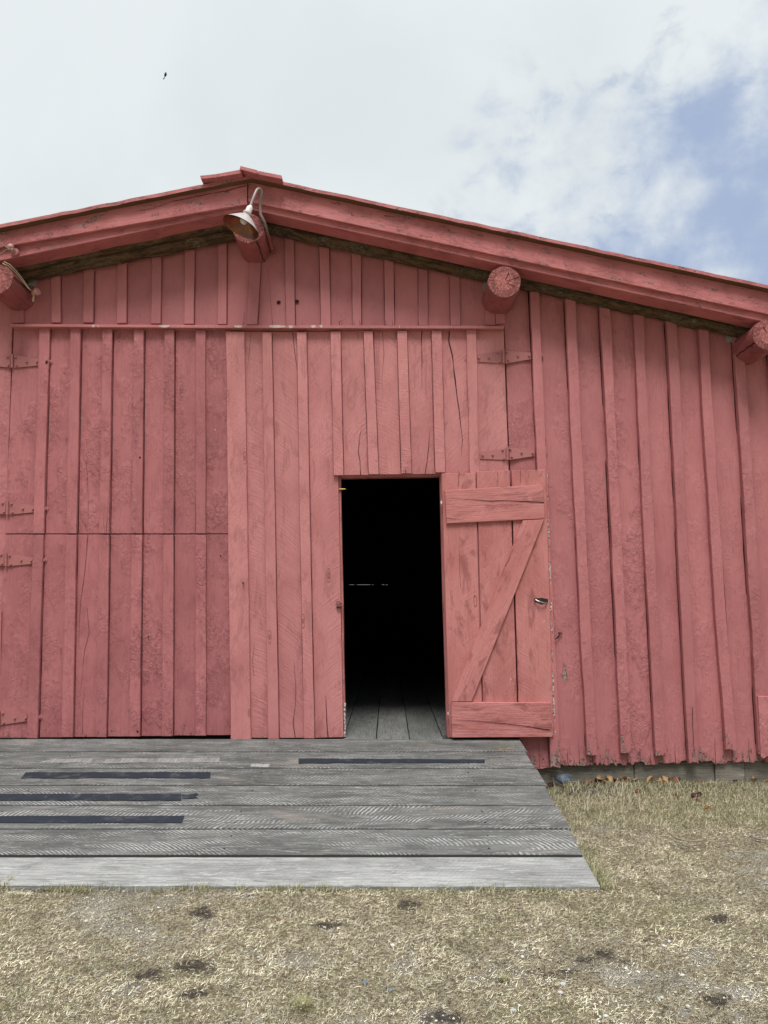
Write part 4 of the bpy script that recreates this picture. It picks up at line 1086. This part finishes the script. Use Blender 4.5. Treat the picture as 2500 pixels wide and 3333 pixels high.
# ------------------------------------------------------------------ bird
bp = CAM_P + ray(538, 246).normalized()*30
bird = thing('bird', 'small dark bird flying high in the pale sky left of the ridge', 'bird', tuple(bp))
rt = (CAM_R @ Vector((1, 0, 0))); upv = (CAM_R @ Vector((0, 1, 0)))
dirv = (upv*1.0+rt*.22).normalized(); s_ = 30/F_PX
mb = MB()
nose = bp+dirv*10*s_; tail = bp-dirv*3.5*s_
P = [nose.lerp(tail, i/8) for i in range(9)]
mb.tube(P, .03, 12, rads=[.003, .018, .030, .036, .036, .032, .024, .014, .008])
t2 = bp-upv*9.5*s_-rt*5*s_
mb.tube([tail.lerp(nose, .1), tail.lerp(t2, .5), t2], .01, 8, rads=[.013, .010, .022])
mb.build('body', 'bird feathers', bird, smooth=True)
for sg in (-1, 1):
    mb = MB(); a = nose.lerp(tail, .30)+rt*sg*.02; wv = [a, nose.lerp(tail, .55)+rt*sg*.048, nose.lerp(tail, .95)+rt*sg*.02, nose.lerp(tail, .85)+rt*sg*.005]
    mb.prism(wv, CAM_R @ Vector((0, 0, 1)), .012); mb.build('wing', 'bird feathers', bird)

# ------------------------------------------------------------------ ground
def fbm(x, y, s, seed=0.0, oct=4):
    out_ = np.zeros(len(x))
    for i in range(len(x)):
        out_[i] = noise.fractal(Vector((x[i]*s, y[i]*s, seed)), .6, 2.1, oct)
    return out_
near_x = np.arange(-4.2, 4.2001, .045); near_y = np.arange(-5.0, .3001, .045)
def ext(a, step, far):
    o = [a]; 
    hi = a[-1]; lo = a[0]; s_ = step; H = []; Lw = []
    while hi < far: s_ *= 1.6; hi += s_; H.append(hi)
    s_ = step
    while lo > -far: s_ *= 1.6; lo -= s_; Lw.append(lo)
    return np.concatenate([np.array(Lw[::-1]), a, np.array(H)])
gx = ext(near_x, .045, 900); gy = ext(near_y, .045, 900)
X, Y = np.meshgrid(gx, gy); x = X.ravel(); y = Y.ravel()
h = fbm(x, y, 1.1, 0, 4)*.022 + fbm(x, y, 9.0, 3, 3)*.006
inner = (np.abs(x) < 4.3) & (y > -5.1) & (y < .4)
h = np.where(inner, h, h*np.clip(1.0, 0, 1))
h = np.where((y > -.3), h*.6, h); h = h + .034*np.clip((y+.42)/.36, 0, 1)**1.4*(y < .4)
ramp_xr = ramp_pt(1900, 2786).x
under = (y > yfront-.10) & (y < 0) & (x < ramp_xr+.25)
h = np.where(under, np.minimum(h, .0)-.012, h)
# dark bare spots, in photo pixels
spots = [(1950, 3110, 95, 26), (630, 3150, 90, 28), (640, 3240, 50, 16), (1800, 3170, 110, 14), (470, 3185, 60, 16), (670, 2970, 45, 16),
         (2330, 3250, 60, 18), (1320, 2950, 50, 14), (2120, 3060, 40, 14), (1080, 3020, 40, 14), (1900, 2566, 160, 24), (2150, 2572, 260, 18), (180, 2890, 220, 8), (1450, 3310, 70, 20), (2340, 3000, 45, 14)]
def spot_mask(x, y):
    m = np.zeros(len(x)); wv = .55*np.sin(x*31+2*np.sin(y*23)) + .45*np.sin(y*47+3*np.sin(x*19))
    for sx, sy, rx, ry in spots:
        if rx == 0: continue
        p = at_z(sx, sy, 0); px_ = at_z(sx+rx, sy, 0); py_ = at_z(sx, sy+ry, 0)
        a = (px_-p).length; b_ = (py_-p).length
        d_ = np.sqrt(((x-p.x)/a)**2 + ((y-p.y)/b_)**2) + .45*wv
        m = np.maximum(m, np.clip(1.5-d_, 0, 1)*(.75+.25*np.sin(sx*1.7)))
    return m
sp = spot_mask(x, y)
nx_, ny_ = len(gx), len(gy)
faces = []
idx = np.arange(nx_*ny_).reshape(ny_, nx_)
F_ = np.stack([idx[:-1, :-1], idx[:-1, 1:], idx[1:, 1:], idx[1:, :-1]], -1).reshape(-1, 4)
def np_mesh(name, V, F4, attrs=None, colattr=None, mat=None, smooth=False):
    me = bpy.data.meshes.new(name); nv = len(V); nf = len(F4); k = F4.shape[1]
    me.vertices.add(nv); me.vertices.foreach_set('co', V.astype(np.float32).ravel())
    me.loops.add(nf*k); me.loops.foreach_set('vertex_index', F4.astype(np.int32).ravel())
    me.polygons.add(nf); me.polygons.foreach_set('loop_start', np.arange(0, nf*k, k, dtype=np.int32))
    me.polygons.foreach_set('loop_total', np.full(nf, k, dtype=np.int32))
    if smooth: me.polygons.foreach_set('use_smooth', np.ones(nf, dtype=bool))
    for n_, a in (attrs or {}).items():
        at = me.attributes.new(n_, 'FLOAT', 'POINT'); at.data.foreach_set('value', a.astype(np.float32))
    if colattr is not None:
        at = me.attributes.new('tint', 'FLOAT_VECTOR', 'POINT'); at.data.foreach_set('vector', colattr.astype(np.float32).ravel())
    me.update(calc_edges=True); me.validate()
    if mat: me.materials.append(MATS[mat])
    o = bpy.data.objects.new(name, me); COL.objects.link(o); return o
# coarse noise lookups on a grid, for speed
def grid_noise(s, seed, oct=4):
    qx = np.arange(-4.6, 4.6, .04); qy = np.arange(-5.2, .4, .04); A, B = np.meshgrid(qx, qy)
    v = fbm(A.ravel(), B.ravel(), s, seed, oct).reshape(A.shape)
    def f(xx, yy):
        i = np.clip(((xx+4.6)/.04).astype(int), 0, len(qx)-1); j = np.clip(((yy+5.2)/.04).astype(int), 0, len(qy)-1)
        return v[j, i]
    return f
nA = grid_noise(1.3, 11); nB = grid_noise(5.0, 23); nC = grid_noise(13.0, 31, 3)
m, N, b = newmat('dry turf soil', .95, .1)
o = N.n('ShaderNodeTexCoord').outputs['Object']; spt = N.attr('spot')
a1 = N.noise(o, 3.0, 6, .7); a2 = N.noise(o, 60, 5, .7); a3 = N.noise(o, 260, 3, .7); vg = N.voro(o, 120); a4 = N.noise(o, 1.1, 4, .6)
br = N.ss(N.m('ADD', N.attr('bare'), N.m('MULTIPLY', N.m('SUBTRACT', a2, .5), .9)), .25, .75)
hum = N.mix(N.ss(a2, .40, .60), (.24, .19, .12), (.52, .45, .31))
grit = N.mix(N.ss(a1, .35, .65), (.42, .37, .28), (.62, .57, .47))
grit = N.mix(N.m('MULTIPLY', N.ss(a3, .47, .56), .8), grit, (.12, .10, .075)); grit = N.mix(N.m('MULTIPLY', N.ss(N.noise(o, 35, 6, .75), .52, .62), .7), grit, (.16, .13, .09))
grit = N.mix(N.ss(vg, .05, .25, 1, 0), grit, (.72, .69, .60))
col = N.mix(br, hum, grit)
col = N.mix(N.m('MULTIPLY', N.ss(a3, .55, .7), .5), col, (.08, .065, .045))
sm_ = N.ss(N.m('ADD', spt, N.m('MULTIPLY', N.m('SUBTRACT', N.noise(o, 22, 5, .75), .5), 2.6)), .30, .80)
col = N.mix(N.m('MULTIPLY', sm_, .85), col, (.055, .05, .045))
N.put(b.inputs['Base Color'], col); bump(N, b, [(a2, .02), (a3, .008), (N.m('MULTIPLY', vg, -1), .006)])
def bare_mask(a, c): 
    v = .62*nA(a, c) + .42*nB(a, c) + .30*nC(a, c)
    z_ = np.clip((-c-2.4)/1.2, 0, 1)*.16
    return np.clip((-v - .20 + z_)*2.6 + .12, 0, 1)
def bare_grid(a, c): return bare_mask(a, c)
bare = np.where(inner, bare_mask(np.clip(x, -4.5, 4.5), np.clip(y, -5.1, .3)), .3)
gr = np_mesh('ground', np.stack([x, y, h], -1), F_, {'spot': sp, 'bare': bare}, None, 'dry turf soil', True)
tag(gr, kind='structure')
def ground_h(xx, yy):
    """bilinear height of the near grid"""
    ix = np.clip(np.searchsorted(gx, xx)-1, 0, nx_-2); iy = np.clip(np.searchsorted(gy, yy)-1, 0, ny_-2)
    H = h.reshape(ny_, nx_); fx = (xx-gx[ix])/(gx[ix+1]-gx[ix]); fy = (yy-gy[iy])/(gy[iy+1]-gy[iy])
    return H[iy, ix]*(1-fx)*(1-fy)+H[iy, ix+1]*fx*(1-fy)+H[iy+1, ix]*(1-fx)*fy+H[iy+1, ix+1]*fx*fy

ramp_a = ramp_pt(1687, 2405); ramp_b = Vector((F1.x, F1.y, 0))
def ramp_right(yy): return ramp_b.x + (ramp_a.x-ramp_b.x)*(yy-ramp_b.y)/(ramp_a.y-ramp_b.y)
def blades(n, sampler, length, width, flat, tint_f, name, label):
    xx, yy = sampler(n)
    keep = ~((yy > yfront-.004) & (xx < ramp_right(yy)+.004)) & (yy < .012)
    xx, yy = xx[keep], yy[keep]; n = len(xx)
    zz = ground_h(xx, yy)
    sp_ = spot_mask(xx, yy); spx = sp_ + 0
    az = rng.uniform(0, 2*np.pi, n); L = length(n, xx, yy); wd_ = width(n); fl = flat(n, xx, yy)      # fl: elevation angle of the blade
    dx, dy = np.cos(az), np.sin(az); sx, sy = -dy, dx
    curl = rng.uniform(-.45, .25, n); bend = rng.uniform(-.28, .28, n)
    V = np.zeros((n, 6, 3)); ang = fl.copy(); px_ = xx.copy(); py_ = yy.copy(); pz_ = zz - .002 + rng.uniform(0, .010, n)*(fl < .5); a_ = az.copy()
    for k, w in enumerate((1.0, .8, .12)):
        if k:
            st = L*.5
            px_ = px_+np.cos(a_)*np.cos(ang)*st; py_ = py_+np.sin(a_)*np.cos(ang)*st; pz_ = pz_+np.sin(ang)*st
            ang = ang+curl; a_ = a_+bend
        pz_ = np.maximum(pz_, zz+.001)
        V[:, 2*k, 0] = px_-sx*wd_*w/2; V[:, 2*k, 1] = py_-sy*wd_*w/2; V[:, 2*k, 2] = pz_
        V[:, 2*k+1, 0] = px_+sx*wd_*w/2; V[:, 2*k+1, 1] = py_+sy*wd_*w/2; V[:, 2*k+1, 2] = pz_+.0006
    V[:, :, 1] = np.minimum(V[:, :, 1], .02)
    base = (np.arange(n)*6)[:, None]
    F4 = np.concatenate([base+np.array([0, 1, 3, 2]), base+np.array([2, 3, 5, 4])], 0)
    tint = tint_f(n, xx, yy, sp_)
    o = np_mesh(name, V.reshape(-1, 3), F4, None, np.repeat(tint, 6, axis=0), 'grass blade')
    tag(o, label, 'grass', kind='stuff'); return o
m, N, b = newmat('grass blade', .75, .2)
N.put(b.inputs['Base Color'], N.attr('tint', 'Vector'))
straw = np.array([.64, .57, .40]); pale = np.array([.80, .755, .61]); olive = np.array([.26, .255, .12]); brown = np.array([.12, .075, .065]); green = np.array([.14, .165, .065])
def tint_main(n, xx, yy, sp_):
    r = rng.random(n); gm = np.clip(.20 + .9*nA(xx, yy) + .5*nB(xx, yy), 0, .75)
    rightgrass = np.clip((xx-1.2)/1.0, 0, 1)*np.clip((yy+2.6)/1.2, 0, 1); gm = np.clip(gm+.30*rightgrass, 0, .85)
    fr = np.clip(1-np.abs(yy-(yfront-.05))/.12, 0, 1); gm = np.clip(gm+.25*fr, 0, .85)
    c = np.where((r < .40)[:, None], pale, straw)
    g_ = rng.random(n) < gm*.75; c = np.where(g_[:, None], np.where((rng.random(n) < .4)[:, None], green, olive), c)
    br = rng.random(n) < (.14 + .60*sp_ + .35*np.clip(nC(xx, yy)+.05, 0, 1)); c = np.where(br[:, None], brown, c)
    return c*rng.uniform(.6, 1.3, n)[:, None]*np.clip(1.0+.35*nA(xx, yy)-.55*nB(xx, yy)-.5*nC(xx, yy), .55, 1.3)[:, None]
def samp(n):
    # more blades where they show large: near the camera
    yy = -4.7 + 4.72*rng.random(n)**1.15
    half = 1.0 + .60*(yy+5.6); xx = rng.uniform(-1, 1, n)*np.minimum(half+.55, 4.3)
    k = rng.random(n) < np.clip(1.0 - .66*bare_mask(xx, yy) + .6*nC(xx, yy), .16, 1.0)*(1-.40*np.clip(spot_mask(xx, yy)*1.2, 0, 1))*(1-.45*np.clip(nC(xx, yy)*3-.5, 0, 1))
    return xx[k], yy[k]
blades(900000, samp, lambda n, a, c: rng.gamma(4.0, .0032, n).clip(.004, .032), lambda n: rng.uniform(.0008, .0019, n),
       lambda n, a, c: rng.beta(1.2, 3.0, n)*1.45, tint_main, 'grass', 'short matted dry grass in front of the barn')
def samp2(n):   # upright tufts near the wall and along the ramp edge
    k = n//2
    x1 = rng.uniform(ramp_right(0)-.1, 3.6, k); y1 = -rng.random(k)**1.3*.95-.03
    y2 = rng.uniform(yfront, 0, k//3); x2 = ramp_right(y2)+rng.exponential(.03, k//3)+.006
    x3 = rng.uniform(-2.3, ramp_b.x, k//3); y3 = yfront-.006-rng.exponential(.018, k//3)
    sel = rng.random(k//3) < np.clip(.25+1.6*nB(x3, y3), .04, 1)
    return np.concatenate([x1, x2, x3[sel]]), np.concatenate([y1, y2, y3[sel]])
def tint2(n, xx, yy, sp_):
    c = np.where((rng.random(n) < .42)[:, None], straw, np.where((rng.random(n) < .6)[:, None], olive, green))
    return c*rng.uniform(.7, 1.2, n)[:, None]
blades(42000, samp2, lambda n, a, c: rng.uniform(.014, .050, n), lambda n: rng.uniform(.0012, .0026, n),
       lambda n, a, c: rng.uniform(.5, 1.45, n), tint2, 'grass', 'longer green and straw tufts by the wall and the ramp edges')

# gravel grains
ico = bmesh.new(); bmesh.ops.create_icosphere(ico, subdivisions=1, radius=1.0)
IV = np.array([v.co[:] for v in ico.verts]); IF = np.array([[v.index for v in f.verts] for f in ico.faces]); ico.free()
n = 60000
yy = -4.7+4.4*rng.random(n)**1.6; xx = rng.uniform(-1, 1, n)*(1.3+.6*(yy+5.6))
k = (rng.random(n) < .10 + .9*bare_mask(xx, yy)) & ~((yy > yfront-.01) & (xx < ramp_right(yy)+.02)) & (yy < -.05)
xx, yy = xx[k], yy[k]; n = len(xx); r_ = rng.gamma(1.6, .0009, n)+.0012; r_ = np.minimum(r_, .012)
S = np.stack([r_*rng.uniform(.8, 1.4, n), r_*rng.uniform(.8, 1.3, n), r_*rng.uniform(.5, .8, n)], -1)
V = IV[None]*S[:, None]*(1+rng.uniform(-.18, .18, (n, len(IV), 1))) + np.stack([xx, yy, ground_h(xx, yy)+r_*.4+.002], -1)[:, None]
Fg = (IF[None]+(np.arange(n)*len(IV))[:, None, None]).reshape(-1, 3)
cc = np.array([[.62, .59, .50], [.50, .46, .36], [.40, .40, .41], [.68, .66, .62], [.26, .27, .30]])[rng.choice(5, n, p=[.35, .25, .13, .2, .07])]*rng.uniform(.8, 1.1, (n, 1))
m, N, b = newmat('gravel grain', .8, .25); N.put(b.inputs['Base Color'], N.attr('tint', 'Vector'))
o = np_mesh('gravel', V.reshape(-1, 3), Fg, None, np.repeat(cc, len(IV), axis=0), 'gravel grain', True)
tag(o, 'fine pale gravel scattered through the worn grass', 'gravel', kind='stuff')

# ------------------------------------------------------------------ stones, leaves, twigs
def stone(px, py, w, hgt, dpt, name, mat, label, seed, group=None, cat='stone'):
    p = at_z(px, py, .0); bm = bmesh.new(); bmesh.ops.create_icosphere(bm, subdivisions=4, radius=1)
    for v in bm.verts:
        c_ = v.co.copy(); q = 1+.28*noise.noise(c_*1.1+Vector((seed, 0, 0)))+.08*noise.noise(c_*3.5+Vector((seed, 0, 0)))
        v.co = Vector((c_.x*w/2*q, c_.y*dpt/2*q, c_.z*hgt/2*q))
    me = bpy.data.meshes.new(name); bm.to_mesh(me); bm.free()
    me.polygons.foreach_set('use_smooth', np.ones(len(me.polygons), dtype=bool)); me.materials.append(MATS[mat])
    o = bpy.data.objects.new(name, me); COL.objects.link(o)
    gz_ = float(ground_h(np.array([p.x]), np.array([p.y]))[0]); o.location = (p.x, p.y, gz_+hgt*.28)
    return tag(o, label, cat, group)
stone(1834, 2556, .165, .10, .11, 'stone', 'blue grey stone', 'smooth blue grey stone by the foundation beside the ramp', 4)
simple('brown flat stone', (.20, .13, .10), .8, 0, .4, 40, .004); simple('pale pebble', (.50, .50, .50), .7, 0, .3, 60, .002)
stone(2010, 2552, .085, .03, .05, 'stone', 'brown flat stone', 'flat reddish brown stone among dead leaves', 9)
for i, (px, py, w, lab) in enumerate(((1832, 3210, .020, 'pale pebble right of centre in the worn grass, upper of a pair'), (1825, 3237, .018, 'pale pebble right of centre in the worn grass, lower of a pair'),
                                      (1672, 3288, .020, 'light blue grey pebble near the bottom edge'), (1272, 3222, .018, 'small pale blue pebble left of the small green tuft'),
                                      (1188, 3200, .020, 'dark grey pebble near the bottom centre'))):
    stone(px, py, w, w*.6, w*.8, 'pebble', 'blue grey stone' if i in (3, 4) else 'pale pebble', lab, i*3.3, 'pebbles in the grass', 'pebble')

leafmats = []
for nm, c in (('tan dead leaf', (.50, .30, .15)), ('rust dead leaf', (.22, .07, .045)), ('dark dead leaf', (.09, .04, .035))):
    simple(nm, c, .7, 0, .45, 50, .001); leafmats.append(nm)
def leaf_mesh(seed, mat):
    nu, nv = 5, 8; v = []; f = []
    for j in range(nv+1):
        t_ = j/nv; wdt = math.sin(math.pi*min(1, t_*.97+.03))**.8*.5*(1+.25*math.sin(t_*17+seed))
        for i in range(nu+1):
            u = (i/nu-.5)*2
            v.append((u*wdt*.62, t_-.5, .30*abs(u)**1.5*math.sin(seed*1.7+1)+.22*math.sin(t_*3+seed)+.06*math.sin(u*5+t_*7+seed)))
    for j in range(nv):
        for i in range(nu): a = j*(nu+1)+i; f.append((a, a+1, a+nu+2, a+nu+1))
    me = bpy.data.meshes.new('dead_leaf'); me.from_pydata(v, [], f); me.materials.append(MATS[mat])
    me.polygons.foreach_set('use_smooth', np.ones(len(f), dtype=bool)); return me
LM = [leaf_mesh(i*1.3, leafmats[(0, 0, 1, 2, 0, 1)[i]]) for i in range(6)]
lname = ['tan', 'tan', 'rust red', 'dark brown', 'tan', 'rust red']
spots_l = [(1902, 2541, 2), (1915, 2545, 5), (1928, 2540, 3), (1940, 2546, 0), (1948, 2540, 2), (1962, 2552, 1), (1975, 2548, 0), (1985, 2538, 3), (1996, 2542, 1), (2012, 2536, 0), (1970, 2562, 4),
           (2110, 2546, 0), (2122, 2543, 1), (2132, 2547, 4), (2141, 2541, 0), (2150, 2549, 1), (2160, 2545, 4), (2172, 2547, 0), (2185, 2544, 5), (2196, 2546, 3), (2075, 2580, 5),
           (2264, 2545, 2), (2268, 2590, 3), (2270, 2602, 5), (2440, 2547, 0), (2463, 2540, 1), (2386, 2550, 3), (2305, 2636, 0), (2200, 2590, 1), (1760, 2535, 5), (1775, 2532, 3), (2030, 2556, 2), (2050, 2545, 1)]
for i, (px, py, kd) in enumerate(spots_l):
    p = at_z(px, py, .02); p.y = min(p.y, .012)
    lf = bpy.data.objects.new('dead_leaf', LM[kd]); COL.objects.link(lf)
    s_ = random.uniform(.045, .075); gz_ = float(ground_h(np.array([p.x]), np.array([p.y]))[0])
    lf.location = (p.x, p.y, gz_+.014); lf.scale = (s_, s_, s_); lf.rotation_euler = (random.uniform(-.7, .9), random.uniform(-.6, .6), random.uniform(0, 6.28))
    col_ = lname[kd]
    tag(lf, 'curled %s dead leaf lying along the foundation right of the ramp' % col_, 'leaf', 'dead leaves along the foundation')
def twig(pts, r, label):
    mb = MB(); P = []
    for px, py, z in pts:
        q = at_z(px, py, z+.012); P.append(q)
    mb.tube(P, r, 8, rads=[r*(.6+.4*(i % 2)) for i in range(len(P))], rough=.2)
    o = mb.build('twig', 'twig bark', None, smooth=True); tag(o, label, 'twig')
twig([(2175, 2712, 0), (2200, 2728, .006), (2235, 2737, .008), (2270, 2738, .01), (2300, 2733, .006)], .0055, 'curved pale twig on the grass right of the ramp, the upper one')
twig([(2205, 2740, 0), (2230, 2752, .003), (2260, 2759, .003), (2290, 2757, .003)], .004, 'thin twig just below the curved pale twig')
twig([(2440, 2722, 0), (2465, 2730, .006), (2500, 2735, .006)], .005, 'straight pale twig near the right edge of the grass')
m, N, b = newmat('tuft blade', .75, .2)
tn = N.n('ShaderNodeTexCoord').outputs['Object']
N.put(b.inputs['Base Color'], N.mix(N.noise(tn, 70, 2), (.17, .18, .07), (.52, .46, .27)))
def tuft(px, py, nb, rad, ln, label):
    p = at_z(px, py, 0); g0 = float(ground_h(np.array([p.x]), np.array([p.y]))[0]); mb = MB()
    for i in range(nb):
        a = random.uniform(0, 6.28); r_ = rad*random.random()**.7; d = Vector((math.cos(a), math.sin(a), 0)); w = Vector((-d.y, d.x, 0))*random.uniform(.0008, .0014)
        q = Vector((p.x, p.y, g0-.002)) + d*r_; L = ln*random.uniform(.5, 1.1); le = random.uniform(.2, 1.0)
        q1 = q + d*L*.4*le + Vector((0, 0, L*.5)); q2 = q + d*L*1.0*le + Vector((0, 0, L*(.95-.35*le)))
        mb.add([q-w, q+w, q1+w*.8, q1-w*.8, q2], [(0, 1, 2, 3), (3, 2, 4)])
    o = mb.build('grass_tuft', 'tuft blade'); tag(o, label, 'grass tuft')
tuft(1642, 3205, 110, .018, .034, 'small yellow green grass tuft in the worn turf right of the bottom centre')
tuft(985, 3270, 190, .038, .036, 'wide pale green grass tuft near the bottom edge left of centre')
tuft(18, 2880, 90, .030, .070, 'dark green grass tuft against the ramp front at the left edge')
tuft(345, 2876, 70, .028, .065, 'dark green grass tuft at the ramp front below the lowest tape')
tuft(1720, 2868+17, 60, .02, .045, 'small green grass tuft against the ramp front near its right end')
# bleached cut stems standing along the foundation
stems = MB()
for i in range(150):
    px = random.choice((random.uniform(1800, 1960), random.uniform(1900, 2250), random.uniform(1960, 2060), random.uniform(2000, 2480))); py = random.uniform(2570, 2640)
    p = at_z(px, py, .02); L = random.uniform(.03, .10); a = random.uniform(0, 6.28); le = random.uniform(.1, .9)
    d = Vector((math.cos(a)*le, math.sin(a)*le*.6, 1)).normalized(); w = Vector((.0013, 0, 0))
    stems.add([p-w, p+w, p+w*.7+d*L, p-w*.7+d*L], [(0, 1, 2, 3)])
simple('bleached stem', (.66, .58, .43), .8, 0, .3, 60)
tag(stems.build('dry_stems', 'bleached stem'), 'bleached broken grass stems along the foundation', 'grass', kind='stuff')
print('scene built')
